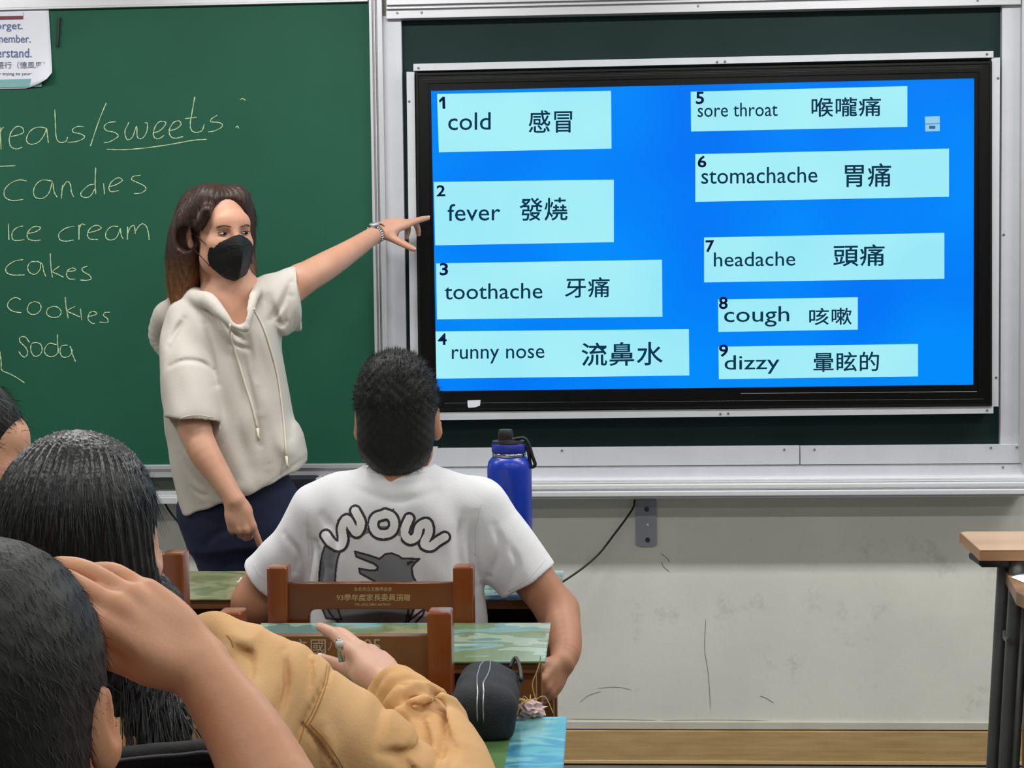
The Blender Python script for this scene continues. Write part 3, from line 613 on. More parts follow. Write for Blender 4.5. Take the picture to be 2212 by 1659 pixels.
# ------------------------------------------------------------------ furniture
DZ = .79
M_WOOD = mat('chair_wood', (142, 72, 22), .28, rgb2=(114, 52, 14), vscale=6, stretch=(1, 1, .12), coat=.5, lo=.3, hi=.7, detail=5)
M_WOODH = mat('chair_wood_rail', (130, 66, 22), .28, rgb2=(104, 50, 14), vscale=6, stretch=(.12, 1, 1), coat=.5, lo=.3, hi=.7, detail=5)
M_WOODD = mat('desk_wood', (128, 84, 44), .45, rgb2=(92, 54, 26), vscale=7, stretch=(.2, 1, 1), lo=.3, hi=.7, detail=5)
M_OAK = mat('worn_wood', (140, 92, 46), .4, rgb2=(104, 62, 28), vscale=5, stretch=(1, 1, .15), lo=.3, hi=.7, coat=.2)
M_GOLD = mat('gold_lettering', (186, 150, 104), .6)
M_SILV = mat('pale_lettering', (176, 160, 138), .6)
def paint_mat(name, cols, sc, st, seed, hard=False):
    m = mat(name, cols[0], .18, coat=.6); nt = m.node_tree; b = nt.nodes['Principled BSDF']; tc = nt.nodes.new('ShaderNodeTexCoord'); mp = nt.nodes.new('ShaderNodeMapping')
    mp.inputs['Scale'].default_value = st; mp.inputs['Location'].default_value = (seed, seed*.7, 0); nt.links.new(tc.outputs['Object'], mp.inputs[0])
    n = nt.nodes.new('ShaderNodeTexNoise'); n.inputs['Scale'].default_value = sc; n.inputs['Detail'].default_value = 3; n.inputs['Distortion'].default_value = .25; nt.links.new(mp.outputs[0], n.inputs['Vector'])
    r = nt.nodes.new('ShaderNodeValToRGB'); r.color_ramp.interpolation = 'CONSTANT' if hard else 'EASE'; nt.links.new(n.outputs['Fac'], r.inputs[0]); el = r.color_ramp.elements
    ps = np.linspace(.34, .64, len(cols)); el[0].position = ps[0]; el[0].color = lin(cols[0]); el[1].position = ps[-1]; el[1].color = lin(cols[-1])
    for p, c in zip(ps[1:-1], cols[1:-1]): e = el.new(p); e.color = lin(c)
    nt.links.new(r.outputs[0], b.inputs['Base Color']); return m
M_TOPG = paint_mat('painted_top_olive', [(126, 134, 92), (152, 158, 120), (112, 132, 92), (160, 160, 124)], 7, (1, 1, 1), 3)
M_TOPT = paint_mat('painted_top_teal', [(94, 138, 134), (150, 176, 158), (112, 140, 104), (116, 166, 168), (170, 196, 178)], 5, (.8, 1.6, 1), 1, True)
M_TOPB = paint_mat('painted_top_sea', [(52, 112, 158), (96, 168, 178), (62, 132, 168), (128, 188, 184), (80, 152, 170)], 6, (.9, 1.8, 1), 5)
M_EDGE = mat('laminate_edge', (132, 170, 158), .3)
def desk(loc, w, dp, label, top, grp='student desks', patches=(), rot=0.):
    """loc = far right corner of the top; built with x to the left, y towards the viewer"""
    X, Y = loc; t = empty('student_desk', (X-w/2, Y-dp/2, 0), label, 'desk', grp); x0, x1, y0, y1 = X-w, X, Y-dp, Y
    MB().box((x0, y0, DZ-.004), (x1, y1, DZ), .0015).build('tabletop', top, t)
    for nm, lo, hi, m in patches: MB().box((x0+lo[0]*w, y0+lo[1]*dp, DZ-.001), (x0+hi[0]*w, y0+hi[1]*dp, DZ+.0006)).build(nm, m, t)
    MB().box((x0+.012, y0+.010, DZ-.026), (x1-.012, y1-.01, DZ-.004), .004).build('top_board', M_WOODD, t)
    s = MB().box((x0+.04, y0+.03, DZ-.155), (x1-.04, y1-.03, DZ-.14)); s.build('shelf', M_WOODD, t)
    MB().box((x0+.04, y1-.045, DZ-.14), (x1-.04, y1-.03, DZ-.026)).build('back_board', M_WOODD, t)
    for sx in (x0+.03, x1-.046): MB().box((sx, y0+.045, DZ-.155), (sx+.016, y1-.045, DZ-.026)).build('side_panel', M_WOODD, t)
    for sx in (x0+.018, x1-.055):
        for sy in (y0+.02, y1-.055): MB().box((sx, sy, 0), (sx+.037, sy+.035, DZ-.026), .003).build('leg', M_OAK, t)
        MB().box((sx+.008, y0+.05, .10), (sx+.028, y1-.05, .14), .002).build('side_rail', M_OAK, t)
    MB().box((x0+.05, y1-.05, .18), (x1-.05, y1-.035, .24), .002).build('foot_rail', M_OAK, t)
    return t
c = onz(1190, 1345, DZ); MX, MY = c[0], c[1]
desk((MX, MY), .60, .34, 'painted teal topped wooden desk between the white shirt student and the empty chair', M_TOPT,
     patches=[('picture_patch', (.42, .15), (.62, .92), MATS['painted_top_olive'])])
c = onz(1225, 1548, DZ); NX, NY = c[0], c[1]
M_SAGE = mat('sage_green_laminate', (92, 128, 78), .3, coat=.4, var=.08, vscale=5)
desk((NX, NY), .62, .44, 'nearest wooden desk, sea blue and sage painted top under the black pencil case', M_TOPB,
     patches=[('green_patch', (.0, .0), (.865, .86), M_SAGE)])
c = onz(1218, 1232, DZ); FX, FY = c[0], c[1]
desk((FX, FY), .60, .36, 'pale teal topped wooden desk in front of the white shirt student', M_TOPT)
desk((FX-.62, FY+.005), .60, .36, 'olive painted wooden desk in the front row beside the teacher', M_TOPG)
# crumpled wrappers on the front desks
def crumple(c, r, name, m, label, cat, seed, fl=.45):
    rg = np.random.default_rng(seed); bm = bmesh.new(); bmesh.ops.create_icosphere(bm, subdivisions=3, radius=1)
    for v in bm.verts:
        k = 1+rg.normal(0, .16); v.co = Vector((c[0]+v.co.x*r*k, c[1]+v.co.y*r*k, c[2]+(v.co.z*k+1)*r*fl))
    me = bpy.data.meshes.new(name); bm.to_mesh(me); bm.free(); o = link(name, me, m); tag(o, label, cat); return o
M_FOIL = mat('clear_wrapper', (214, 218, 210), .12, spec=.9, coat=.6)
c = onz(540, 1265, DZ); crumple(c, .026, 'plastic_wrapper', M_FOIL, 'crumpled shiny clear wrapper on the olive desk by the white sleeve', 'wrapper', 3, .35)
# chairs
def rrect(x0, y0, x1, y1, r, n=5):
    P = []
    for cx, cy, a0 in ((x1-r, y1-r, 0), (x0+r, y1-r, 90), (x0+r, y0+r, 180), (x1-r, y0+r, 270)):
        for k in range(n+1): a = math.radians(a0+90*k/n); P.append((cx+r*math.cos(a), cy+r*math.sin(a)))
    return P
def chair(loc, rz, label, topz, lower, slot, panel_top, w=.40, panel_h=.15, seatz=.44):
    """loc = point under the middle of the back; back faces -y"""
    t = empty('wooden_chair', (loc[0], loc[1], 0), label, 'chair', 'wooden student chairs'); t.rotation_euler = (0, 0, 0)
    R = Matrix.Rotation(rz, 3, 'Z'); L = Vector((loc[0], loc[1], 0))
    def place(o): 
        for v in o.data.vertices: v.co = R @ (v.co-L)+L
        return o
    x, y = loc; pw = .042
    for sx in (-1, 1):
        cx = x+sx*(w/2-pw/2)
        mb = MB().box((cx-pw/2, y-.028, seatz+.0), (cx+pw/2, y+.024, topz), .006, seg=3); place(mb.build('back_post', M_WOOD, t, auto=True))
        mb = MB().box((cx-pw/2, y-.02, 0), (cx+pw/2, y+.016, seatz), .004); place(mb.build('leg', M_WOOD, t))
        mb = MB().box((cx-pw/2, y+.34, 0), (cx+pw/2, y+.376, seatz-.02), .004); place(mb.build('leg', M_WOOD, t))
        mb = MB().box((cx-.012, y+.016, .16), (cx+.012, y+.34, .20), .003); place(mb.build('side_rail', M_WOODH, t))
        mb = MB().box((cx-.012, y+.016, seatz-.065), (cx+.012, y+.34, seatz-.02), .003); place(mb.build('side_rail', M_WOODH, t))
    for k in range(5): place(MB().box((x-w/2+.002, y+.03+k*.072, seatz-.02), (x+w/2-.002, y+.03+k*.072+.068, seatz), .004).build('seat_slat', M_WOODH, t))
    for zz in (.17, seatz-.065): place(MB().box((x-w/2+pw, y+.348, zz), (x+w/2-pw, y+.368, zz+.045), .003).build('front_rail', M_WOODH, t))
    out = [(-w/2+pw, panel_top-panel_h), (w/2-pw, panel_top-panel_h), (w/2-pw, panel_top), (-w/2+pw, panel_top)]
    M = Matrix.Translation((x, y-.002, 0)) @ Matrix.Rotation(math.pi/2, 4, 'X')
    o = curve_mesh('back_panel', [out, slot], .010, .0015, M_WOODH, t, M); place(o)
    if lower: place(MB().box((x-w/2+pw, y-.010, lower[0]), (x+w/2-pw, y+.008, lower[1]), .003).build('lower_rail', M_WOODH, t))
    return t, o, place
YC1 = -1.60
cx = (at(583, 1300, YC1)[0]+at(1025, 1300, YC1)[0])/2; w1 = at(1025, 1300, YC1)[0]-at(583, 1300, YC1)[0]
zt_ = at(800, 1226, YC1-.03)[2]; zp = at(800, 1259, YC1)[2]; zs0 = at(800, 1312, YC1)[2]; zs1 = at(800, 1350, YC1)[2]; xs0 = at(668, 1330, YC1)[0]-cx; xs1 = at(930, 1330, YC1)[0]-cx
t, pn, pl_ = chair((cx, YC1), 0, 'brown wooden chair with gold lettering behind the white shirt student', zt_, (.58, .63), rrect(xs0, zs1-.03, xs1, zs0, .018), zp, w1, .21)
Yt = YC1-.0142
def tx(body, x0, y0, x1, y1, m, par, Y, bold=0.): return text_on(body, at(x0, y0, Y), at(x1, y0, Y), at(x0, y1, Y), m, par, 'lettering', bold)
tx('台北市立文教基金會', 765, 1268, 847, 1277, M_GOLD, pn, Yt, .01); tx('93學年度家長委員捐贈', 727, 1283, 886, 1298, M_GOLD, pn, Yt, .012); tx('TEL.(02).2861.6670.01', 765, 1303, 843, 1310, M_GOLD, pn, Yt, .012)
YC2 = -2.14
w2 = .405; xr2 = at(979, 1400, YC2)[0]; cx2 = xr2-w2/2; zt_ = at(950, 1324, YC2-.03)[2]; zp = at(800, 1372, YC2)[2]
hx0, hx1 = at(790, 1450, YC2)[0]-cx2, at(871, 1450, YC2)[0]-cx2; hz0, hz1 = at(840, 1427, YC2)[2], at(840, 1466, YC2)[2]
ov = [((hx0+hx1)/2+(hx1-hx0)/2*math.copysign(abs(math.cos(a))**.8, math.cos(a)), (hz0+hz1)/2+(hz0-hz1)/2*math.sin(a)) for a in np.linspace(0, 2*math.pi, 28, endpoint=False)]
t, pn, pl_ = chair((cx2, YC2), 0, 'empty wooden chair with carved characters, partly behind the tan jacket', zt_, (.56, .61), ov, zp, w2, .24)
pn.data.materials[0] = M_OAK
Yt = YC2-.0142
tx('文', 634, 1380, 664, 1412, M_SILV, pn, Yt, .005); tx('國', 671, 1381, 704, 1414, M_SILV, pn, Yt, .005); tx('八', 708, 1386, 732, 1405, M_SILV, pn, Yt, .004); tx('205', 765, 1380, 822, 1409, M_SILV, pn, Yt, .006)
YC3 = -1.78
xr3 = at(404, 1260, YC3)[0]; zt_ = at(380, 1196, YC3-.03)[2]; zp = at(345, 1216, YC3)[2]
t, pn, pl_ = chair((xr3-.20, YC3), 0, 'glossy wooden chair at the left, behind the dark haired girl', zt_, (.58, .63), rrect(-.12, zp-.13, .12, zp-.08, .016), zp, .40, .20)
# ------------------------------------------------------------------ bottle
M_BOT = mat('blue_powder_coat', (6, 52, 172), .34, var=.05, vscale=60, coat=.15); M_STEEL = mat('steel_ring', (190, 190, 195), .2, metal=1.)
YB_ = -1.12; cb_ = at(1101.5, 1100, YB_); zr = lambda py: at(1101, py, YB_)[2]; R_ = 48.5*mpp(YB_)
bt = empty('water_bottle', (cb_[0], YB_, DZ), 'tall blue insulated water bottle with black spout lid and strap', 'bottle'); C0 = (cb_[0], YB_, 0)
Z = lambda py: zr(py)
MB().lathe([(R_-.004, DZ+.001), (R_, DZ+.006), (R_, Z(1015)), (R_*.985, Z(1006)), (R_*.93, Z(996)), (R_*.82, Z(989)), (R_*.74, Z(986)), (R_*.74, Z(984))], C0).build('body', M_BOT, bt, True)
MB().lathe([(R_*.75, Z(986)), (R_*.76, Z(984)), (R_*.76, Z(979)), (R_*.72, Z(977))], C0).build('neck_ring', M_STEEL, bt, True)
MB().lathe([(R_*.73, Z(978)), (R_*.77, Z(976)), (R_*.79, Z(973)), (R_*.78, Z(960)), (R_*.74, Z(957)), (R_*.5, Z(955))], C0).build('collar', mat('blue_collar', (26, 44, 150), .4), bt, auto=True)
MB().lathe([(R_*.73, Z(958)), (R_*.77, Z(956)), (R_*.75, Z(952)), (R_*.5, Z(950)), (R_*.3, Z(948))], C0).build('lid', M_BLACK, bt, auto=True)
cs_ = (at(1092, 940, YB_)[0], YB_, 0)
MB().lathe([(17*mpp(YB_), Z(952)), (17*mpp(YB_), Z(940)), (15.5*mpp(YB_), Z(930)), (14*mpp(YB_), Z(927.5)), (10*mpp(YB_), Z(927.5))], cs_, 24).build('spout', M_BLACK, bt, auto=True)
sp = catmull([at(x, y, YB_-.012) for x, y in ((1104, 950), (1120, 947), (1133, 947), (1142, 960), (1150, 985), (1156, 1003), (1150, 1009), (1146, 1004), (1143, 985), (1140, 970), (1134, 958))], 5)
MB().tube(sp, .0042, 8).build('strap', M_BLACK, bt, True)
# ------------------------------------------------------------------ pencil case on the near desk
M_PC = mat('charcoal_fabric', (38, 41, 46), .85, var=.15, vscale=150, bump=.3, bscale=300); M_ZIP = mat('zip_silver', (190, 192, 196), .3, metal=.8)
YP = -2.60; pc = empty('pencil_case', (at(1046, 1600, YP)[0], YP+.09, DZ), 'charcoal fabric pencil case with silver zip on the nearest desk', 'pencil case')
c0 = onz(1046, 1603, DZ); YP = c0[1]; k = mpp(YP)
zB, zT = DZ, at(1046, 1490, YP)[2]; w = 62*k
S = Sdf(); S.box((c0[0], YP+.085, DZ+.030), (w, .085, .030), rnd=.014, k=.01); S.limb([(c0[0]-.004, YP+.02, DZ+.056), (c0[0]-.010, YP+.15, DZ+.058)], [.028, .024], k=.05, flat=((0, 0, 1), .75)); S.box((c0[0]-.004, YP+.09, DZ+.046), (w*.55, .085, .028), rnd=.02, k=.03)
S.plane((0, 0, DZ+.0005), (0, 0, -1)); rs = np.random.default_rng(4)
S.disp(lambda P: .0012*np.sin(P[:, 1]*90+P[:, 0]*60)*np.sin(P[:, 0]*110))
pco = S.build('body', .003, M_PC, pc)
BV = BVHTree.FromPolygons([v.co for v in pco.data.vertices], [p.vertices for p in pco.data.polygons])
def drape(bvh, P, off, d=(0, 0, -1), start=.3):
    o = []
    for p in P:
        h = bvh.ray_cast(Vector(p)-Vector(d)*start, Vector(d)); 
        if h[0] is not None: o.append(h[0]-Vector(d)*off)
    return o
for sx in (-1, 1):
    pts = drape(BV, [(c0[0]-.006+sx*(.0045+.004*math.sin(t*3)), YP+.012+t*.145, 0+DZ) for t in np.linspace(0, 1, 16)], .0006)
    fr = drape(BV, [(c0[0]-.004+sx*.0045, YP, z) for z in np.linspace(DZ+.035, DZ+.078, 6)], .0006, (0, 1, 0), .1)
    MB().tube(fr+pts, .0012, 6).build('zip_tape', M_ZIP, pc, True)
MB().box((c0[0]-.012, YP-.004, DZ+.030), (c0[0]+.006, YP+.004, DZ+.034), .001).build('zip_stop', M_BLACK, pc)
MB().tube(catmull([(c0[0]+.03, YP+.17, DZ+.07), (c0[0]+.038, YP+.18, DZ+.085), (c0[0]+.046, YP+.16, DZ+.075), (c0[0]+.05, YP+.13, DZ+.06)], 5), .0035, 6).build('wrist_loop', M_BLACK, pc, True)
# tissue flower with yellow threads
c = onz(1146, 1552, DZ); tf = empty('tissue_ball', (c[0], c[1], DZ), 'crumpled pink tissue with yellow threads at the far corner of nearest desk', 'tissue')
o = crumple((c[0], c[1]+.015, DZ), .022, 'tissue', mat('tissue_pink', (206, 180, 178), .9), None, None, 9, .5); o.parent = tf; o.location = (-c[0], -c[1], -DZ)
M_YEL = mat('yellow_thread', (206, 176, 96), .7); rg = np.random.default_rng(2)
for i in range(9):
    a = rg.uniform(0, 6.28); l = rg.uniform(.03, .05); MB().tube(catmull([(c[0], c[1]+.015, DZ+.02), (c[0]+math.cos(a)*l*.6, c[1]+.015+math.sin(a)*l*.4, DZ+.022+rg.uniform(0, .01)), (c[0]+math.cos(a)*l, c[1]+.01+math.sin(a)*l*.5, DZ+.003)], 4), .0008, 5).build('thread', M_YEL, tf)
# cord hanging from the teal desk's corner
cd = MB()
Yc = MY-.345
cd.tube(catmull([at(x, y, Yc) for x, y in ((1168, 1417), (1166, 1430), (1160, 1450), (1150, 1480), (1160, 1520), (1163, 1545))], 5), .0012, 6)
tag(cd.build('hanging_string', M_YEL), 'thin pale yellow string hanging down at the teal desk corner', 'string')
# ------------------------------------------------------------------ teacher's folding table and next desk at the right edge
M_LAM = mat('beech_laminate', (206, 172, 142), .35, rgb2=(192, 156, 124), vscale=3, stretch=(.3, 3, 1), coat=.2)
M_LAME = mat('beech_edge', (176, 134, 98), .4); M_LEGM = mat('grey_steel', (104, 108, 108), .4, metal=.4, var=.12, vscale=12)
PZ = .86
pa = onz(2072, 1151, PZ); pb = onz(2116, 1188, PZ); pcn = onz(2300, 1188, PZ); pd = onz(2300, 1150, PZ)
tb = empty('lectern_table', (pa[0]+.3, pa[1]-.15, 0), 'beech topped table on grey steel legs at the right edge', 'table')
poly = [(pa[0], pa[1], PZ), (pa[0]+.004, pa[1]-.004, PZ), (pb[0], pb[1], PZ), (pb[0]+.6, pb[1], PZ), (pb[0]+.6, pa[1]+.02, PZ), (pa[0]+.02, pa[1]+.02, PZ)]
MB().prism(poly, (0, 0, -.026), .002).build('edge_band', M_LAME, tb)
MB().prism([(x+.002*(1 if i < 3 else 0), y, PZ+.0004) for i, (x, y, z) in enumerate(poly)], (0, 0, -.004), .0008).build('tabletop', M_LAM, tb)
MB().box((pb[0]+.012, pb[1]+.03, PZ-.046), (pb[0]+.56, pb[1]+.05, PZ-.026), .002).box((pb[0]+.004, pb[1]+.02, PZ-.04), (pb[0]+.05, pb[1]+.12, PZ-.026), .003).build('frame_bracket', M_BLACK, tb)
for i, (x0, y0, x1, y1, Y) in enumerate(((2170, 1222, 2146, 1659, pb[1]+.10), (2196, 1250, 2172, 1659, pb[1]+.03))):
    A = at(x0, y0, Y); B = at(x1, y1, Y); d = (B-A)/(B-A)[2]*(0-A[2]); B = A+d; MB().tube([(A[0], A[1], PZ-.03), A, B], [.017, .017, .017], 18).build('leg', M_LEGM, tb, True)
    A2 = A+np.array([.019, -.006, 0]); MB().tube([A2, B+np.array([.019, -.006, 0])], .011, 14).build('leg_sleeve', M_LEGM, tb, True)
for dy in (.05, .20): MB().tube([(pb[0]+.53, pb[1]+dy, PZ-.03), (pb[0]+.53, pb[1]+dy, 0)], .017, 18).build('leg', M_LEGM, tb, True)
bl = at(2178, 1382, pb[1]+.01); MB().tube([(bl[0], bl[1]+.02, bl[2]), (bl[0], bl[1]-.008, bl[2])], .007, 8).build('bolt', M_SCREW, tb)
MB().tube([at(2168, 1372, pb[1]+.06), at(2206, 1372, pb[1]+.06)], .012, 8).build('hinge', M_LEGM, tb)
SZ = .80
sa = onz(2164, 1227, SZ); sb = onz(2200, 1278, SZ)
s2 = empty('teacher_desk', (sa[0]+.3, sb[1], 0), 'dark wooden desk with worn top and white sheet at the right edge', 'desk')
x0 = sa[0]; y1 = sa[1]; 
M_W2 = mat('worn_desk_top', (150, 116, 84), .4, rgb2=(124, 92, 62), vscale=4, stretch=(.3, 3, 1)); M_W3 = mat('dark_red_wood', (74, 38, 22), .35, rgb2=(56, 28, 16), vscale=5, stretch=(1, 1, .15), coat=.3)
poly = [(x0, y1, SZ), (x0+.004, y1-.02, SZ), (sb[0]-.005, sb[1], SZ), (sb[0]+.02, sb[1]-.22, SZ), (sb[0]+.6, sb[1]-.22, SZ), (x0+.6, y1, SZ)]
MB().prism(poly, (0, 0, -.03), .003).build('tabletop', M_W2, s2)
xs_ = at(2208, 1400, y1-.03)[0]; MB().box((xs_, sb[1]-.20, .0), (xs_+.03, y1-.03, SZ-.03), .003).build('side_panel', M_W3, s2)
MB().box((xs_-.012, sb[1]-.20, SZ-.16), (xs_, y1-.03, SZ-.11), .003).build('side_rail', M_W2, s2)
MB().box((xs_+.03, y1-.05, .0), (sb[0]+.55, y1-.03, SZ-.03), .003).build('back_panel', M_W3, s2)
MB().box((sb[0]+.55, sb[1]-.2, .0), (sb[0]+.58, y1-.03, SZ-.03), .003).build('side_panel', M_W3, s2)
ps_ = MB().prism([onz(2183, 1247, SZ+.001), onz(2212, 1238, SZ+.001), onz(2300, 1240, SZ+.001), onz(2290, 1275, SZ+.001), onz(2212, 1259, SZ+.001)], (0, 0, .0006)); tag(ps_.build('paper_sheet', M_PAPER), 'white paper sheet lying on the dark desk at the right edge', 'paper')
# ------------------------------------------------------------------ people: shared materials
def skin(name, c, c2): return mat(name, c, .5, rgb2=c2, vscale=14, sss=.12, bump=.06, bscale=260, lo=.3, hi=.7, spec=.4)
SK_T = skin('skin_fair', (206, 158, 134), (198, 146, 120)); SK_W = skin('skin_tan', (184, 134, 106), (174, 122, 94)); SK_G = skin('skin_light', (214, 172, 150), (206, 156, 134)); SK_F = skin('skin_warm', (208, 156, 124), (196, 140, 106)); SK_L = skin('skin_pink', (214, 166, 138), (204, 150, 122))
M_NAIL = mat('nail', (222, 184, 172), .25, coat=.4); M_EYEW = mat('eye_white', (196, 186, 182), .25); M_IRIS = mat('iris_dark', (26, 16, 14), .12); M_LASH = mat('lash_dark', (36, 24, 22), .6)
def hairmat(name, c, c2, rough=.42, grad=None):
    m = mat(name, c, rough, rgb2=c2, vscale=60, stretch=(1, 1, .15), lo=.3, hi=.75, spec=.45, bump=.35, bscale=160)
    if grad:
        (z1, z0, ct) = grad; nt = m.node_tree; b = nt.nodes['Principled BSDF']; s = b.inputs['Base Color'].links[0].from_socket
        g = nt.nodes.new('ShaderNodeNewGeometry'); x = nt.nodes.new('ShaderNodeSeparateXYZ'); nt.links.new(g.outputs['Position'], x.inputs[0])
        mr = nt.nodes.new('ShaderNodeMapRange'); mr.inputs['From Min'].default_value = z1; mr.inputs['From Max'].default_value = z0; nt.links.new(x.outputs['Z'], mr.inputs['Value'])
        mx = nt.nodes.new('ShaderNodeMix'); mx.data_type = 'RGBA'; nt.links.new(mr.outputs[0], mx.inputs['Factor']); nt.links.new(s, mx.inputs['A']); mx.inputs['B'].default_value = lin(ct); nt.links.new(mx.outputs['Result'], b.inputs['Base Color'])
    return m
M_JEAN = mat('navy_denim', (24, 32, 62), .85, var=.18, vscale=30, bump=.2, bscale=300); M_SHOE = mat('shoe_dark', (30, 30, 32), .6)
def px2(p, Y): return at(p[0], p[1], Y)
def rowsx(L, Y, b, dy=0.):
    """outline rows (py, left px, right px[, depth]) -> loft rows"""
    o = []
    for r in L:
        a = at(r[1], r[0], Y); c = at(r[2], r[0], Y); o.append(((a[2]+c[2])/2, (a[0]+c[0])/2, Y+dy+(r[4] if len(r) > 4 else 0), (c[0]-a[0])/2, r[3] if len(r) > 3 else b))
    return o
# ------------------------------------------------------------------ teacher
TY = -.60
T = empty('person', (at(520, 1100, TY)[0], TY, 0), 'standing teacher in black face mask and cream hooded top, pointing at the display', 'person', )
k = mpp(TY)
HF = Frame(at(475, 500, TY-.01), rotm(x=.10, y=-.05, z=math.radians(38)), 1.0)
S = Sdf(); head(S, HF, neckto=at(500, 660, TY+.02), nr=.050)
S.limb([at(505, 650, TY), at(520, 900, TY), at(520, 1060, TY)], [.09, .10, .11], k=.03, flat=((0, 1, 0), .8))
S.limb([at(500, 648, TY+.01), at(430, 676, TY+.0)], [.045, .045], k=.03); S.limb([at(510, 655, TY+.01), at(575, 656, TY+.02)], [.040, .038], k=.03)
# right arm (hanging, image left)
RW = at(506, 1080, TY-.20); S.limb([at(402, 715, TY-.02), at(408, 820, TY-.09), at(420, 925, TY-.150)], [.050, .046, .041], k=.02)
S.limb([at(420, 925, TY-.150), at(440, 975, TY-.175), at(478, 1035, TY-.19), RW], [.041, .040, .031, .0255], k=.015)
hd = hand(S, RW, at(531, 1165, TY-.20)-RW, at(500, 1100, TY-.5)-at(510, 1100, TY-.2), at(560, 1100, TY-.25)-at(500, 1100, TY-.2), .172,
          curl=((22, 6, 4), (62, 62, 30), (68, 66, 34), (74, 68, 36)), spread=(4, 1, -3, -8), thumb=(-2, 12, 18))
# left arm (raised to the display)
LW = at(815, 503, -.22); S.limb([at(590, 650, TY+.03), at(622, 638, TY+.07), at(648, 606, TY+.10)], [.028, .036, .042], k=.02)
S.limb([at(648, 606, TY+.10), at(700, 577, TY+.16), at(760, 540, TY+.26), LW], [.044, .041, .032, .0245], k=.015)
hd2 = hand(S, LW, at(893, 466, -.135)-LW, (-.25, -.75, .75), (.2, .1, -1), .178, curl=((2, 6, 4), (24, 40, 25), (34, 50, 30), (42, 55, 30)), spread=(2, 2, 0, -5), thumb=(74, -8, 12))
body = S.build('body', .0034, SK_T, T); body['label'] = 'fair skin head, neck, arms and hands'
nails(hd, T, M_NAIL, (0, 4), .95); nails(hd2, T, M_NAIL, (0, 1, 4), .95)
eyes(HF, T, M_EYEW, M_IRIS, M_LASH, (.4, 0, 0))
M_BROW = mat('eyebrow_brown', (92, 62, 52), .8)
for sx in (-1, 1):
    pts = [HF.p(sx*x, y, z) for x, y, z in ((.014, -.1035, .0175), (.026, -.1025, .0215), (.038, -.0955, .0215), (.049, -.0835, .0165))]
    MB().tube(catmull(pts, 4), [.0012]+[.0021]*11+[.0006], 6).build('eyebrow', M_BROW, T, True)
# face mask: folded panels with a vertical ridge
mk = bmesh.new(); mp_ = [(0, -.124, .000), (0, -.140, -.044), (0, -.134, -.075), (0, -.110, -.122), (0, -.085, -.130)]
for sx in (-1, 1): mp_ += [(sx*.016, -.119, -.004), (sx*.042, -.104, -.022), (sx*.066, -.072, -.036), (sx*.068, -.060, -.062), (sx*.060, -.060, -.088), (sx*.038, -.085, -.112), (sx*.030, -.122, -.045), (sx*.022, -.072, -.122)]
for p in mp_: mk.verts.new(HF.p(*p))
bmesh.ops.convex_hull(mk, input=mk.verts); bmesh.ops.delete(mk, geom=[v for v in mk.verts if not v.link_faces], context='VERTS')
bmesh.ops.recalc_face_normals(mk, faces=mk.faces); bmesh.ops.bevel(mk, geom=mk.edges[:], offset=.0022, segments=2, affect='EDGES')
me = bpy.data.meshes.new('face_mask'); mk.to_mesh(me); mk.free(); M_MASK = mat('mask_black', (14, 14, 16), .55, spec=.4, var=.2, vscale=20)
msk = link('face_mask', me, M_MASK, T); msk['label'] = 'black folded face mask'; me.polygons.foreach_set('use_smooth', np.ones(len(me.polygons), bool)); me.set_sharp_from_angle(angle=.6)
for sx in (-1, 1):
    for z0, z1 in ((-.036, .004), (-.086, -.036)):
        MB().tube(catmull([HF.p(sx*.062, -.066, z0), HF.p(sx*.073, -.03, (z0+z1)/2), HF.p(sx*.082, .008, z1)], 5), .0011, 6).build('ear_loop', M_MASK, msk, True)
MB().tube(catmull([HF.p(-.036, -.1145, -.030), HF.p(-.018, -.1315, -.026), HF.p(0, -.1365, -.030), HF.p(.018, -.1315, -.026), HF.p(.036, -.1145, -.030)], 4), .0012, 6).build('mask_fold', M_MASK, msk, True)
# hair
M_TH = hairmat('hair_brown', (40, 24, 20), (66, 42, 32), .5, (HF.o[2]-.06, HF.o[2]-.24, (150, 98, 52)))
h = Sdf(); h.ell(HF.p(0, .026, .040), (.084, .102, .088), HF.R, k=.01)
E = [(1, [(.060, -.030, .085), (.083, .020, .02), (.088, .03, -.06), (.082, .03, -.13)], [.030, .028, .030, .016])]
h.limb([HF.p(-.045, -.02, .09), HF.p(-.080, .020, .03), HF.p(-.092, .040, -.05), HF.p(-.095, .050, -.13), HF.p(-.106, .050, -.215)], [.036, .038, .042, .038, .016], k=.03)
h.limb([HF.p(-.03, .07, .06), HF.p(-.055, .100, -.03), HF.p(-.06, .095, -.12), HF.p(-.085, .085, -.22)], [.050, .052, .048, .014], k=.04)
h.limb([HF.p(.045, -.02, .09), HF.p(.080, .012, .03), HF.p(.084, .02, -.06), HF.p(.074, .005, -.13), HF.p(.066, -.012, -.185)], [.034, .030, .026, .024, .010], k=.03)
h.limb([HF.p(.03, .06, .06), HF.p(.045, .085, -.03), HF.p(.045, .080, -.12), HF.p(.05, .06, -.19)], [.050, .046, .040, .014], k=.04)
h.limb([HF.p(-.064, -.068, .062), HF.p(-.078, -.040, .02)], [.014, .010], k=.02)
h.limb([HF.p(.078, -.01, -.09), HF.p(.066, -.03, -.14), HF.p(.058, -.035, -.195)], [.020, .020, .010], k=.02)
def hn(P):
    q = (P-HF.o) @ HF.R; a = np.arctan2(q[:, 1]-.02, q[:, 0]); return .0011*np.sin(a*34+np.sin(q[:, 2]*30)*1.5)+.0014*np.sin(a*77+q[:, 2]*20)
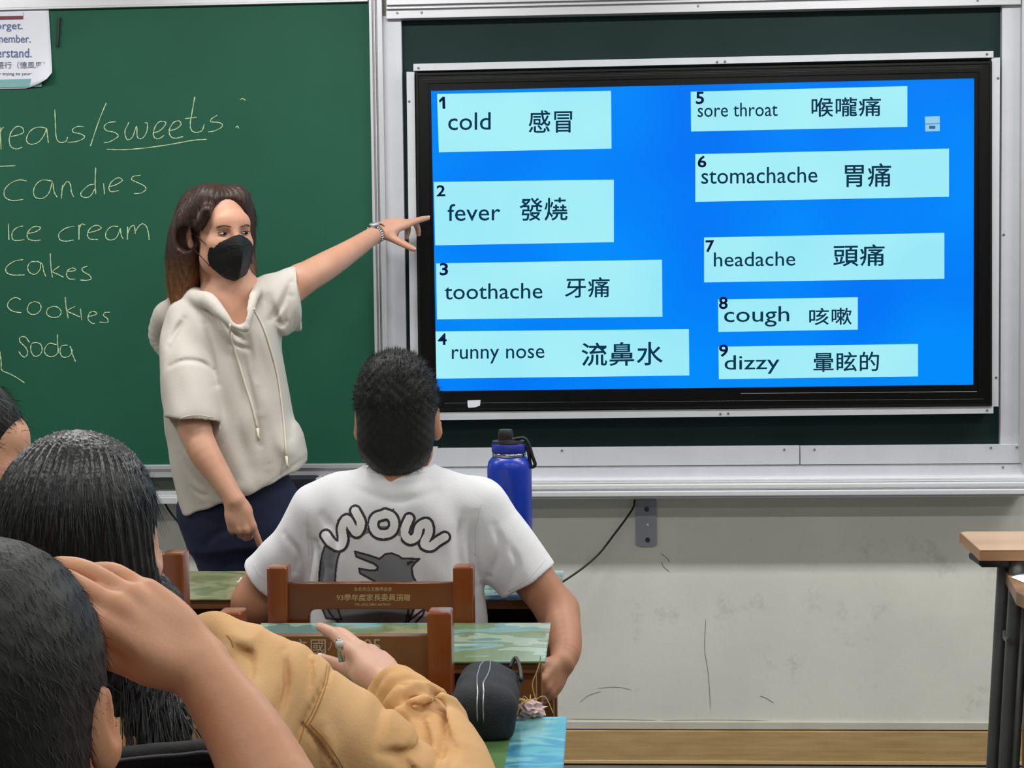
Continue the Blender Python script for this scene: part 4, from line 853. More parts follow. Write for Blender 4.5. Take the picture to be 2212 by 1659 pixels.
# the face and ear stay clear
h.disp(lambda P: hn(P)); f = Sdf(); f.ell(HF.p(.004, -.085, -.010), (.068, .085, .100), HF.R, k=0); f.ell(HF.p(-.002, -.108, .066), (.056, .056, .052), HF.R, k=.02); h.sub(f, .012)
g = Sdf(); g.ell(HF.p(-.096, .002, -.016), (.028, .025, .035), HF.R, k=0); h.sub(g, .01)
g2 = Sdf(); g2.limb([HF.p(-.045, -.05, -.11), HF.p(-.03, -.03, -.2)], [.05, .045], k=0); h.sub(g2, .01)
hair = h.build('hair', .0034, M_TH, T); hair['label'] = 'shoulder length brown hair with lighter tips'
def fl(P, N): q = (P-HF.o) @ HF.R; d = np.stack([q[:, 0]*3.0, q[:, 1]*1.5+.1, -np.ones(len(q))-(q[:, 2] < .05)*1.], 1); return d @ HF.R.T
strands(hair, 'hair_strands', lambda V, N: (((V-HF.o) @ HF.R)[:, 1] > -.02) & (np.linalg.norm(V-HF.p(-.09, .0, -.0), axis=1) > .065), fl, 2600, .05, .0009, M_TH, T, lift=.04, jit=.12, curve=np.array([0, 0, -.1]))
# trousers and shoes
j = Sdf(); hip = at(510, 1085, TY)
j.loft(rowsx([(1030, 430, 620, .095), (1085, 408, 636, .100), (1130, 412, 634, .105), (1175, 426, 622, .10)], TY+.0, .11), k=.03, p=2.2)
j.limb([at(455, 1105, TY), at(500, 1240, TY), np.array([at(500, 1240, TY)[0]+.01, TY, .52]), np.array([at(500, 1240, TY)[0]+.01, TY+.02, .07])], [.088, .083, .066, .052], k=.05)
j.limb([at(580, 1105, TY+.03), at(600, 1240, TY+.05), np.array([at(600, 1240, TY)[0]+.01, TY+.06, .52]), np.array([at(600, 1240, TY)[0]+.02, TY+.08, .07])], [.088, .083, .066, .052], k=.05)
j.folds([([(470, 1235), (490, 1222), (505, 1213)], TY-.1, .004, 6), ([(440, 1180), (475, 1150), (500, 1140)], TY-.1, .003, 8)])
jj = j.build('trousers', .006, M_JEAN, T)
for x in (at(500, 1240, TY)[0], at(600, 1240, TY)[0]+.02):
    s = Sdf(); y = TY+.02; s.ell((x, y-.06, .035), (.045, .11, .040), k=.02); s.limb([(x, y+.03, .04), (x, y+.02, .09)], [.045, .045], k=.02); s.plane((0, 0, .002), (0, 0, -1)); s.build('shoe', .006, M_SHOE, T)
# hooded top
M_TOP = mat('cream_cotton', (200, 194, 186), .85, rgb2=(190, 183, 173), vscale=5, bump=.12, bscale=220)
c = Sdf()
c.limb([at(408, 700, TY-.01), at(402, 790, TY-.085), at(418, 905, TY-.145)], [.066, .072, .074], k=.035)                   # hanging sleeve
c.limb([at(540, 652, TY), at(578, 642, TY+.02), at(612, 642, TY+.05), at(648, 645, TY+.09)], [.050, .062, .076, .090], k=.03, flat=((0, 1, 0), .75))            # raised sleeve
# sleeve end planes
def cyl_cut(S, a, b, r, k=.004):
    a = np.array(a); b = np.array(b); ax = nrm(b-a); L = np.linalg.norm(b-a)
    def f(P):
        q = P-a; t = q @ ax; return np.maximum(np.maximum(-t, t-L), np.linalg.norm(q-t[:, None]*ax, axis=1)-r)
    S._p(f, (a+b)/2, math.hypot(L/2, r), k, 'sub')
e1 = at(420, 908, TY-.08); ax1 = nrm(at(421, 1000, TY-.08)-at(417, 905, TY-.08)+np.array([.012, 0, 0])*1.5)
cut = Sdf(); 
e1 = at(421, 905, TY-.150); d1 = nrm(np.array([-.10, -.12, -1.])); 
# only trim the sleeve, not the torso: the disc reaches the torso side but no further
cyl_cut(c, e1+np.array([-.012, -.02, 0]), e1+d1*.10+np.array([-.012, -.02, 0]), .082)
e2 = at(646, 646, TY+.09); d2 = nrm(np.array([1, .12, .05])); cyl_cut(c, e2, e2+d2*.2, .2)
inn = Sdf(); inn.limb([at(418, 925, TY-.155), at(410, 860, TY-.125), at(404, 800, TY-.09)], [.064, .058, .05], k=0); c.sub(inn, .003)
inn = Sdf(); inn.limb([at(664, 645, TY+.10), at(634, 645, TY+.075)], [.082, .062], k=0, flat=((0, 1, 0), .75)); c.sub(inn, .003)
c.loft(rowsx([(636, 458, 545, .060, .02), (660, 405, 580, .085, .01), (700, 368, 603, .108), (760, 358, 606, .112), (850, 357, 626, .116), (940, 360, 652, .120), (1000, 370, 664, .124), (1060, 388, 655, .126), (1130, 400, 650, .126)], TY, .12), k=.03, p=2.3)
c.limb([at(420, 690, TY), at(590, 672, TY+.02)], [.055, .055], k=.05)
c.limb([at(552, 735, TY+.02), at(598, 680, TY+.05)], [.05, .038], k=.04)
# hood lying behind the neck, and its rim
c.limb([at(362, 765, TY+.10), at(349, 722, TY+.10), at(372, 678, TY+.06), at(420, 648, TY+.0)], [.020, .036, .045, .036], k=.02)
c.limb([at(440, 652, TY+.12), at(400, 690, TY+.14), at(500, 660, TY+.14)], [.045, .05, .04], k=.03)
c.limb([at(418, 645, TY-.02), at(448, 650, TY-.09), at(478, 678, TY-.12), at(500, 700, TY-.125), at(524, 712, TY-.128)], [.026, .022, .017, .013, .008], k=.012)
c.limb([at(556, 622, TY-.0), at(548, 640, TY-.07), at(540, 672, TY-.11), at(530, 705, TY-.125)], [.024, .018, .014, .009], k=.012)
# openings: neck, sleeves, hem
nk = Sdf(); nk.limb([HF.p(0, .01, -.06), at(508, 650, TY-.05), at(522, 692, TY-.14)], [.055, .050, .012], k=0); nk.limb([at(508, 600, TY-.10), at(512, 640, TY-.13), at(524, 700, TY-.17)], [.045, .034, .006], k=0); nk.limb([at(524, 690, TY-.14), at(529, 720, TY-.14)], [.006, .003], k=.0); c.sub(nk, .008)
# hem
hp = at(530, 1040, TY); hn_ = nrm(np.array([.42, -.10, -1.])) ; hn_ = nrm(np.cross(nrm(at(665, 985, TY)-at(395, 1088, TY)), (0, 1, 0))); hn_ = hn_ if hn_[2] < 0 else -hn_
c.plane(at(530, 1050, TY), nrm(hn_+np.array([0, .16, 0])), .006)
inn = Sdf(); inn.loft(rowsx([(1000, 392, 645, .108), (1060, 404, 640, .112), (1150, 412, 636, .112)], TY, .12), k=0, p=2.3); c.sub(inn, .003)
FY_ = TY-.12
c.folds([([(375, 790), (405, 778), (435, 782), (458, 800)], FY_, 0.0068, 5), ([(440, 700), (455, 760), (468, 830)], FY_, 0.0102, 8), ([(365, 745), (378, 712), (390, 690)], FY_, 0.0136, 8),
 ([(505, 720), (528, 800), (548, 880), (560, 960)], FY_, 0.0051, 7), ([(560, 650), (585, 730), (605, 830), (618, 950)], FY_, 0.0085, 8), ([(575, 640), (600, 700), (618, 640)], FY_+.05, 0.0102, 8), ([(590, 690), (612, 660), (628, 610)], FY_+.12, 0.0119, 7),
 ([(470, 690), (490, 712), (520, 735)], FY_, 0.0102, 6), ([(480, 720), (500, 745), (530, 755)], FY_, 0.0085, 6), ([(500, 770), (520, 850), (515, 930), (535, 1010)], FY_, 0.0051, 14), ([(540, 800), (570, 870), (600, 960), (640, 990)], FY_, -0.0068, 16),
 ([(400, 950), (440, 1000), (500, 1060), (560, 1040)], FY_, -0.0085, 18), ([(385, 985), (420, 1035), (450, 1058)], FY_, 0.0035, 8), ([(410, 1055), (432, 1068), (450, 1070)], FY_, 0.0035, 5), ([(395, 700), (372, 800), (362, 900)], FY_+.06, -0.0051, 10),
 ([(560, 900), (575, 960), (580, 1010)], FY_, -0.0068, 12), ([(600, 760), (615, 850), (640, 930)], FY_, 0.0068, 12), ([(535, 690), (545, 760), (556, 830)], FY_, -0.0051, 8), ([(430, 1090), (520, 1083), (600, 1030), (650, 990)], FY_, 0.0020, 3)])
c.disp(lambda P: .0030*np.sin(P[:, 0]*38+np.sin(P[:, 2]*14)*2)*np.sin(P[:, 2]*17+P[:, 0]*9)+.0012*np.sin(P[:, 0]*90+P[:, 2]*40))
top = c.build('hooded_top', .0036, M_TOP, T); top['label'] = 'cream short sleeved hooded top'
TB = BVHTree.FromPolygons([v.co for v in top.data.vertices], [p.vertices for p in top.data.polygons])
def stick(bvh, pts, off):
    o = []
    for x, y in pts:
        d = ray(x, y); d = d/np.linalg.norm(d); h = bvh.ray_cast(Vector(CAM), Vector(d))
        if h[0] is not None: o.append(np.array(h[0])+np.array(h[1])*off)
    return o
M_CORD = mat('cream_cord', (216, 206, 190), .8)
for pl in ([(497, 700), (503, 740), (515, 780), (530, 830), (545, 880), (556, 925)], [(548, 668), (565, 700), (582, 750), (598, 810), (608, 880), (615, 950), (618, 985)]):
    P = stick(TB, catmull(pl, 6), .0025)
    if len(P) > 3: MB().tube(P, .0028, 8).build('drawstring', M_CORD, top, True); MB().tube([P[-1], P[-1]+np.array([.002, -.003, -.02]), P[-1]+np.array([.006, -.004, -.03])], [.0042, .003, .004], 8).build('cord_knot', M_CORD, top, True)
for pl in ([(378, 912), (400, 900), (430, 897), (460, 902)], [(638, 584), (640, 640), (636, 705), (630, 712)]):
    P = stick(TB, catmull(pl, 6), .0002)
    if len(P) > 3: MB().tube(P, .0011, 6).build('hem_seam', M_CORD, top, True)
# watch and hair tie
ax = nrm(LW-at(760, 540, TY+.26)); wc = LW-ax*.012; M_WS = mat('watch_steel', (190, 190, 195), .2, metal=.9); M_WF = mat('watch_face', (196, 198, 204), .15, coat=1)
a = nrm(np.cross(ax, (0, 0, 1))); b = np.cross(a, ax)
wt = []
for i in range(25): t = i/24*2*math.pi; wt.append(wc+(a*math.cos(t)*.0275+b*math.sin(t)*.0262))
mb = MB()
for i in range(24):
    m = (wt[i]+wt[i+1])/2; mb.tube([m-ax*.0075, m+ax*.0075], .0030, 6)
wo = mb.build('wrist_watch', M_WS, T, True); wo['label'] = 'silver bracelet watch'; wo['kind'] = 'stuff'
n = nrm(-b*0+nrm(CAM-wc)*.75+np.array([-.35, 0, .55])); n = nrm(n-ax*(n @ ax)); fc = wc+n*.0275; MB().tube([fc-n*.003, fc+n*.004, fc+n*.0052], [.0165, .0165, .014], 28).build('watch_case', M_WS, wo, auto=True); MB().tube([fc+n*.005, fc+n*.0058], .0135, 28).build('dial', M_WF, wo, True)
wc2 = LW+ax*.012; MB().tube([wc2+(a*math.cos(t)*.0262+b*math.sin(t)*.0250) for t in np.linspace(0, 2*math.pi, 25)], .0019, 8, False).build('hair_tie', M_BLACK, T, True)
# ------------------------------------------------------------------ student in the white printed T-shirt, seen from behind
BY = -1.40
B = empty('person', (at(850, 1300, BY)[0], BY, 0), 'seated student in white printed T-shirt seen from behind, short black hair', 'person')
HB = Frame(at(860, 903, BY), rotm(x=-.06, z=math.radians(180+1)), 1.07)
S = Sdf(); head(S, HB, neckto=at(862, 1045, BY+.0), nr=.049)
S.limb([at(862, 1135, BY), at(860, 1220, BY), at(850, 1420, BY)], [.11, .12, .13], k=.03, flat=((0, 1, 0), .75))
S.limb([at(700, 1090, BY), at(1030, 1085, BY)], [.05, .05], k=.04)
S.limb([at(700, 1115, BY), at(630, 1195, BY+.01), at(572, 1252, BY+.03), at(545, 1300, BY+.03)], [.048, .046, .045, .043], k=.02)
S.limb([at(545, 1300, BY+.03), at(540, 1345, BY+.08), at(610, 1350, BY+.22), at(680, 1340, BY+.30)], [.043, .041, .032, .026], k=.02)
w_ = at(680, 1340, BY+.30); hand(S, w_, (.9, .4, 0), (0, -.2, 1), (0, 1, 0), .165)
S.limb([at(1040, 1105, BY), at(1125, 1215, BY+.0), at(1205, 1320, BY-.02)], [.052, .049, .044], k=.02)
WB = at(1215, 1432, BY-.16); S.limb([at(1205, 1320, BY-.02), at(1213, 1352, BY-.06), at(1222, 1400, BY-.12), WB], [.044, .042, .034, .027], k=.018)
hdb = hand(S, WB, at(1192, 1472, BY-.20)-WB, (.95, -.2, .3), at(1185, 1435, BY-.30)-at(1215, 1435, BY-.10), .160, curl=((35, 40, 25), (38, 45, 25), (42, 48, 28), (45, 50, 28)), thumb=(35, 15, 15))
bodyb = S.build('body', .0036, SK_W, B); bodyb['label'] = 'tan skin head, neck, arms and hands'
eyes(HB, B, M_EYEW, M_IRIS, M_LASH)
# hair
M_BH = hairmat('hair_black', (10, 11, 13), (24, 25, 28), .55)
h = Sdf(); h.ell(HB.p(0, .022, .042), (.092, .109, .099), HB.R, k=.01); h.ell(HB.p(0, .052, -.022), (.078, .066, .084), HB.R, k=.03); h.ell(HB.p(0, .048, -.062), (.060, .050, .042), HB.R, k=.03); h.limb([HB.p(-.03, .05, -.045), HB.p(.0, .05, -.070), HB.p(.03, .05, -.045)], [.045, .040, .045], k=.03); h.ell(HB.p(0, .048, .100), (.055, .055, .040), HB.R, k=.04)
f = Sdf(); f.ell(HB.p(0, -.095, -.02), (.085, .080, .088), HB.R, k=0)
for sx in (-1, 1): f.ell(HB.p(sx*.096, .010, -.012), (.026, .032, .036), HB.R, k=.01); f.ell(HB.p(sx*.085, .010, -.06), (.028, .052, .04), HB.R, k=.02)
h.sub(f, .01)
def bn(P):
    q = (P-HB.o)*1.0; up = np.clip((q[:, 2]-.0)/.03, 0, 1); return up* .0010*np.sin(q[:, 0]*150+np.sin(q[:, 2]*90)*1.5)*np.sin(q[:, 2]*120+q[:, 1]*140)*(q[:, 2] > -.02)+.0008*np.sin(q[:, 0]*300)*np.sin(q[:, 2]*280)
h.disp(bn); hb = h.build('hair', .0032, M_BH, B); hb['label'] = 'short spiky black hair'
def flb(P, N): q = (P-HB.o); u = np.clip((q[:, 2]-.0)/.1, -1, 1)[:, None]; return N*1.0+np.array([0, 0, 1.])*u*.6+np.array([.35, 0, 0])
strands(hb, 'hair_strands', lambda V, N: (V-HB.o)[:, 2] > .02, flb, 7500, .013, .0007, M_BH, B, lift=.2, jit=.35, seed=3)
strands(hb, 'hair_strands', lambda V, N: (V-HB.o)[:, 2] <= .03, lambda P, N: np.tile([0, 0, -1.], (len(P), 1)), 6500, .012, .0007, M_BH, B, lift=.12, jit=.3, seed=4)
# T-shirt
M_TEE = mat('white_cotton', (226, 226, 230), .85, var=.02, vscale=5, bump=.1, bscale=240)
c = Sdf()
c.limb([at(694, 1108, BY), at(640, 1180, BY+.01), at(566, 1258, BY+.03)], [.062, .062, .060], k=.03)
c.limb([at(1030, 1100, BY), at(1085, 1175, BY), at(1150, 1268, BY)], [.064, .070, .068], k=.03)
for a, e, r in ((at(645, 1180, BY+.01), at(571, 1250, BY+.03), .085), (at(1085, 1175, BY), at(1139, 1254, BY), .11)):
    d = nrm(e-a); cyl_cut(c, e, e+d*.12, r+.02); inn = Sdf(); inn.limb([e+d*.02, e-d*.05], [.053, .048], k=0); c.sub(inn, .003)
c.loft(rowsx([(1006, 795, 925, .062, .0), (1038, 745, 975, .085), (1065, 715, 1005, .100), (1100, 690, 1030, .110), (1180, 672, 1040, .118), (1260, 664, 1046, .120), (1350, 655, 1052, .125), (1500, 650, 1058, .135)], BY, .12), k=.03, p=2.5)
c.limb([at(750, 1075, BY), at(690, 1105, BY)], [.060, .062], k=.03); c.limb([at(955, 1072, BY), at(1030, 1098, BY)], [.058, .062], k=.03)
nk = Sdf(); nk.limb([HB.p(0, .01, -.08), at(862, 1012, BY+.01)], [.055, .060], k=0); nk.ell(at(862, 995, BY+.03), (.064, .072, .016), k=0); c.sub(nk, .008)
FB = BY-.12
c.folds([([(663, 1140), (668, 1200), (664, 1260)], FB+.05, 0.0070, 8), ([(1028, 1110), (1022, 1180), (1030, 1270)], FB+.05, 0.0070, 9), ([(800, 1040), (860, 1052), (920, 1042)], FB, 0.0054, 6), ([(760, 1060), (850, 1085), (940, 1068)], FB, 0.0054, 9), ([(690, 1120), (720, 1160), (715, 1230)], FB, 0.0072, 10),
 ([(1070, 1130), (1085, 1180), (1060, 1240)], FB+.1, 0.0072, 9), ([(1000, 1120), (985, 1170), (990, 1240)], FB, 0.0072, 12), ([(620, 1150), (650, 1190), (640, 1230)], FB+.1, 0.0072, 8), ([(675, 1180), (690, 1230), (680, 1300)], FB, 0.0108, 8), ([(1100, 1170), (1120, 1215), (1095, 1270)], FB+.1, 0.0054, 8)])
c.disp(lambda P: .0022*np.sin(P[:, 0]*30+np.sin(P[:, 2]*12)*2)*np.sin(P[:, 2]*14+P[:, 0]*7)+.0010*np.sin(P[:, 0]*70+P[:, 2]*55))
tee = c.build('t_shirt', .0038, M_TEE, B); tee['label'] = 'white cotton T-shirt with dark printed back'
EB = BVHTree.FromPolygons([v.co for v in tee.data.vertices], [p.vertices for p in tee.data.polygons])
for pl in ([(548, 1218), (560, 1240), (585, 1262)], [(1178, 1208), (1140, 1250), (1098, 1278)], [(664, 1100), (664, 1150), (668, 1200)], [(1040, 1085), (1028, 1140), (1026, 1200)], [(792, 1018), (860, 1030), (920, 1020)]):
    P = stick(EB, catmull(pl, 8), -.0002)
    if len(P) > 3: MB().tube(P, .0009, 6).build('seam', mat('tee_seam', (206, 206, 212), .9), tee, True)
# print on the back: shapes filled on a fine grid and laid on the cloth
M_PDK = mat('print_dark_plum', (52, 40, 50), .75); M_PGY = mat('print_grey', (120, 124, 130), .8) if 'print_grey' not in MATS else mat('print_mid_grey', (118, 122, 128), .8); M_PWH = mat('print_white', (232, 232, 234), .75)
def inside(poly, X, Y):
    r = np.zeros(X.shape, bool); n = len(poly)
    for i in range(n):
        x0, y0 = poly[i]; x1, y1 = poly[(i+1) % n]
        if y0 == y1: continue
        c_ = ((y0 > Y) != (y1 > Y)) & (X < (x1-x0)*(Y-y0)/(y1-y0)+x0); r ^= c_
    return r
def near(pl, X, Y):
    d = np.full(X.shape, 99.)
    for (x0, y0), (x1, y1) in zip(pl, pl[1:]):
        dx, dy = x1-x0, y1-y0; t = np.clip(((X-x0)*dx+(Y-y0)*dy)/max(dx*dx+dy*dy, 1e-9), 0, 1); d = np.minimum(d, np.hypot(X-x0-t*dx, Y-y0-t*dy))
    return d
def print_cells(mask_fn, bb, m, off, name, st=1.6):
    xs = np.arange(bb[0], bb[2]+st, st); ys = np.arange(bb[1], bb[3]+st, st); nx, ny = len(xs), len(ys)
    XC, YC = np.meshgrid((xs[:-1]+xs[1:])/2, (ys[:-1]+ys[1:])/2); K = mask_fn(XC, YC); js, is_ = np.nonzero(K); vid = {}; V = []; Q = []
    def vert(i, j):
        if (i, j) not in vid:
            d = ray(xs[i], ys[j]); d = d/np.linalg.norm(d); hh = EB.ray_cast(Vector(CAM), Vector(d))
            if hh[0] is None: return -1
            vid[(i, j)] = len(V); V.append(np.array(hh[0])+np.array(hh[1])*off)
        return vid[(i, j)]
    for j, i in zip(js, is_):
        q = [vert(i, j), vert(i, j+1), vert(i+1, j+1), vert(i+1, j)]
        if min(q) >= 0: Q.append(q)
    if Q: return link(name, np_mesh(name, V, Q), m, tee, True)
LW1 = catmull([(704, 1156), (716, 1172), (734, 1180), (742, 1166), (740, 1140), (750, 1122), (762, 1140), (772, 1150), (780, 1130), (768, 1104)], 5)
LO = catmull([(829, 1112), (812, 1118), (806, 1134), (814, 1150), (830, 1154), (846, 1148), (852, 1132), (846, 1116), (832, 1110)], 5)
LW2 = catmull([(884, 1120), (876, 1138), (874, 1154), (886, 1166), (900, 1158), (906, 1138), (922, 1130), (926, 1150), (916, 1174), (930, 1180), (944, 1170), (960, 1160)], 5)
tails = [([(844, 1112), (850, 1103), (856, 1096)]), ([(884, 1116), (892, 1106), (894, 1102)]), ([(716, 1160), (700, 1150), (694, 1144)])]
letters = [('letter_w', LW1, (680, 1085, 800, 1200)), ('letter_o', LO, (795, 1090, 868, 1172)), ('letter_w', LW2, (866, 1095, 975, 1200))]
spikes = [(-1, -1), (.2, -1.2), (1, -.4), (.8, 1), (-.6, 1.1)]
def ring_arc(X, Y): r = np.hypot((X-822)/1.0, (Y-1240)/1.0); return r
tail_poly = catmull([(702, 1180), (692, 1215), (689, 1262), (692, 1300), (705, 1335)], 5); tail_in = catmull([(738, 1338), (726, 1300), (724, 1258), (728, 1215), (736, 1188)], 5)
TP = [tuple(p) for p in tail_poly]+[tuple(p) for p in tail_in]
wolf = [(767, 1191), (800, 1200), (820, 1207), (832, 1197), (846, 1195), (862, 1201), (868, 1206), (906, 1207), (896, 1216), (889, 1226), (892, 1245), (902, 1262), (898, 1300), (892, 1320), (880, 1350), (740, 1350), (724, 1338), (712, 1322), (706, 1310), (760, 1312), (800, 1300), (830, 1290), (822, 1262), (800, 1250), (778, 1238), (776, 1228), (800, 1232), (815, 1231), (816, 1224), (808, 1217), (790, 1210), (770, 1202)]
wp = [tuple(p) for p in wolf]
ear_ = [(878, 1214), (890, 1211), (896, 1213), (880, 1222)]
tail2 = [(876, 1346), (882, 1316), (884, 1340), (902, 1326), (920, 1312), (912, 1330), (896, 1346)]
closed = lambda p: list(p)+[p[0]]
print_cells(lambda X, Y: inside(wp, X, Y) | inside(TP, X, Y) | ((ring_arc(X, Y) > 92) & (ring_arc(X, Y) < 104) & (Y < 1160) & (np.abs(X-822) < 70)), (684, 1130, 925, 1352), M_PGY, .0007, 'grey_print')
print_cells(lambda X, Y: (near(closed(wp), X, Y) < 2.0) | (near(closed(TP), X, Y) < 1.8) | inside(ear_, X, Y) | (near(tail2, X, Y) < 1.8), (684, 1170, 925, 1352), M_PDK, .0011, 'outline_print', .95)
for nm, pl, bb in letters:
    rg = np.random.default_rng(len(pl)); sp = []
    for i in rg.choice(len(pl), 4, replace=False):
        p = pl[i]; a = rg.uniform(0, 6.28); sp.append([tuple(p), (p[0]+math.cos(a)*17, p[1]+math.sin(a)*17)])
    def fo(X, Y, pl=pl, sp=sp):
        r = near(pl, X, Y) < 14
        for s_ in sp:
            d = np.hypot(X-s_[0][0], Y-s_[0][1]); r |= (near(s_, X, Y) < np.maximum(0, (19-d)*.42))
        return r
    lo = print_cells(fo, bb, M_PDK, .0015, nm+'_outline', 1.0); 
    print_cells(lambda X, Y, pl=pl: near(pl, X, Y) < 8.6, bb, M_PWH, .0020, nm, 1.0)
# shorts, legs and shoes (under the desk)
M_SHORT = mat('dark_shorts', (34, 36, 44), .8)
j = Sdf(); X0 = at(850, 1400, BY)[0]; j.loft([(.44, X0, BY, .17, .14), (.54, X0, BY, .175, .14), (.62, X0, BY, .16, .12)], k=.03)
for sx in (-1, 1): j.limb([(X0+sx*.09, BY+.02, .53), (X0+sx*.11, BY+.22, .535), (X0+sx*.12, BY+.40, .53)], [.085, .078, .068], k=.03)
j.build('shorts', .007, M_SHORT, B)
l = Sdf()
for sx in (-1, 1): l.limb([(X0+sx*.12, BY+.38, .53), (X0+sx*.12, BY+.43, .45), (X0+sx*.12, BY+.40, .25), (X0+sx*.12, BY+.38, .09)], [.058, .054, .052, .036], k=.02)
l.build('lower_legs', .006, SK_W, B)
for sx in (-1, 1): s = Sdf(); s.ell((X0+sx*.12, BY+.44, .038), (.045, .125, .042), k=.02); s.limb([(X0+sx*.12, BY+.38, .04), (X0+sx*.12, BY+.38, .10)], [.046, .045], k=.02); s.plane((0, 0, .002), (0, 0, -1)); s.build('shoe', .006, M_SHOE, B)
# ------------------------------------------------------------------ girl in tan jacket
GY = -2.90
G = empty('person', (at(330, 1500, GY)[0], GY, 0), 'seated girl with long black hair in tan jacket, seen from behind', 'person')
HG = Frame(at(180, 1170, GY), rotm(x=-.04, z=math.radians(180+3)), 1.08)
S = Sdf(); head(S, HG, neckto=at(250, 1420, GY+.01), nr=.048)
GS = at(600, 1500, GY+.04); GE = at(985, 1800, GY+.10); GW = at(842, 1484, GY+.36)
S.limb([at(300, 1480, GY), at(330, 1800, GY), at(340, 2200, GY)], [.10, .11, .12], k=.03, flat=((0, 1, 0), .75))
S.limb([at(330, 1440, GY), GS], [.045, .045], k=.03); S.limb([GS, (GS+GE)/2, GE], [.045, .042, .038], k=.02); S.limb([GE, (GE+GW)/2, GW], [.038, .034, .026], k=.02)
HT = at(786, 1402, GY+.42)
hg = hand(S, GW, HT-GW, (.6, -.5, .6), (-.6, .55, .55), .172, curl=((6, 10, 8), (14, 16, 12), (34, 34, 20), (44, 40, 22)), spread=(5, 2, -2, -6), thumb=(14, -12, -8))
# left arm resting on the desk
S.limb([at(300, 1440, GY), at(60, 1520, GY), at(30, 1750, GY+.1), at(250, 1800, GY+.25)], [.045, .044, .038, .028], k=.02)
gb = S.build('body', .0036, SK_G, G); gb['label'] = 'light skin head, neck and right hand'; nails(hg, G, M_NAIL, (4,), 1.0); eyes(HG, G, M_EYEW, M_IRIS, M_LASH)
M_GH = hairmat('hair_black_long', (11, 12, 15), (28, 27, 31), .36)
h = Sdf(); h.ell(HG.p(0, .022, .034), (.094, .114, .104), HG.R, k=.01); h.ell(HG.p(0, .055, -.035), (.084, .066, .085), HG.R, k=.04)
h.limb([HG.p(.03, .06, -.05), at(250, 1330, GY-.02), at(310, 1480, GY-.06), at(355, 1600, GY-.09), at(360, 1700, GY-.09)], [.075, .066, .062, .052, .022], k=.04, flat=((0, 1, 0), .7))
h.limb([HG.p(.06, .0, .02), HG.p(.078, .03, -.06), at(330, 1290, GY+.02), at(345, 1380, GY+.0)], [.03, .03, .026, .012], k=.03)
f = Sdf(); f.ell(HG.p(0, -.100, -.02), (.082, .080, .09), HG.R, k=0)
f.ell(HG.p(-.094, .006, -.016), (.020, .024, .032), HG.R, k=.01); h.sub(f, .008)
rg = np.random.default_rng(5)
def gn(P):
    q = (P-HG.o); a = np.arctan2(q[:, 1], q[:, 0]); low = np.clip((-.08-q[:, 2])/.05, 0, 1)
    w1 = np.sin(a*52+np.sin(q[:, 2]*25)*2.0+q[:, 0]*10)*.0018; w2 = np.sin((q[:, 0]-.35*q[:, 2])*260+np.sin(q[:, 2]*20)*2)*.0024; return w1*(1-low)+w2*low
h.disp(gn); gh = h.build('hair', .0034, M_GH, G); gh['label'] = 'long black hair falling down the back'
strands(gh, 'hair_strands', lambda V, N: ((V-HG.o)[:, 2] > -.09) & ~(((V-HG.o)[:, 0] > .078) & ((V-HG.o)[:, 2] < .05)), lambda P, N: np.stack([(P-HG.o)[:, 0]*6, (P-HG.o)[:, 1]*3-.2, -1.2+0*P[:, 0]], 1), 5200, .048, .0005, M_GH, G, lift=.0, jit=.10, seed=6)
strands(gh, 'flyaway_hair', lambda V, N: (V-HG.o)[:, 2] > .065, lambda P, N: np.stack([(P-HG.o)[:, 0]*5, .1+0*P[:, 0], .2+0*P[:, 0]], 1)+N*.6, 420, .014, .0003, M_GH, G, lift=.35, jit=.5, seed=7)
strands(gh, 'hair_strands', lambda V, N: ((V-HG.o)[:, 2] < -.10), lambda P, N: np.tile([.35, -.1, -1.], (len(P), 1)), 2600, .10, .0008, M_GH, G, lift=.02, jit=.10, seed=8)
# jacket
M_TAN = mat('tan_twill', (220, 178, 128), .9, rgb2=(206, 160, 108), vscale=6, bump=.15, bscale=260)
c = Sdf()
c.loft([(at(0, 2150, GY)[2], at(330, 1700, GY)[0], GY, .19, .15), (at(0, 1800, GY)[2], at(330, 1700, GY)[0], GY, .19, .145), (at(0, 1600, GY)[2], at(345, 1600, GY)[0], GY+.0, .185, .13), (at(0, 1470, GY)[2], at(350, 1500, GY)[0], GY+.0, .165, .105), (at(0, 1400, GY)[2], at(350, 1500, GY)[0], GY+.01, .085, .07)], k=.03, p=2.4)
c.limb([at(440, 1415, GY+.02), at(520, 1450, GY+.03), GS+np.array([.0, 0, -.0])], [.046, .056, .063], k=.05)
c.limb([GS+np.array([.0, 0, -.01]), at(770, 1640, GY+.06), at(930, 1780, GY+.08), GE], [.064, .078, .074, .066], k=.035)
GC = GW+nrm(GE-GW)*.010
c.limb([GE, at(960, 1650, GY+.20), at(900, 1560, GY+.29), GC], [.070, .062, .052, .041], k=.03)
c.limb([at(300, 1450, GY), at(60, 1540, GY), at(30, 1760, GY+.1), at(230, 1800, GY+.22)], [.06, .068, .06, .048], k=.04)
c.limb([at(452, 1352, GY+.06), at(478, 1366, GY+.01), at(505, 1392, GY-.02)], [.018, .017, .014], k=.02)     # collar
for i, (t, r, a) in enumerate(((.12, .047, .010), (.26, .053, .012), (.42, .060, .014), (.6, .066, .016))):   # bunched sleeve rings
    p = GC+(at(960, 1650, GY+.20)-GC)*t; ax = nrm(GE-GW); u = nrm(np.cross(ax, (0, 0, 1))); v = np.cross(ax, u)
    c.limb([p+u*(r-.006)*math.cos(b)+v*(r-.006)*math.sin(b)+ax*.008*math.sin(b*2+i) for b in np.linspace(0, 2*math.pi, 9)], [.0085]*9, k=.014, sub=2)
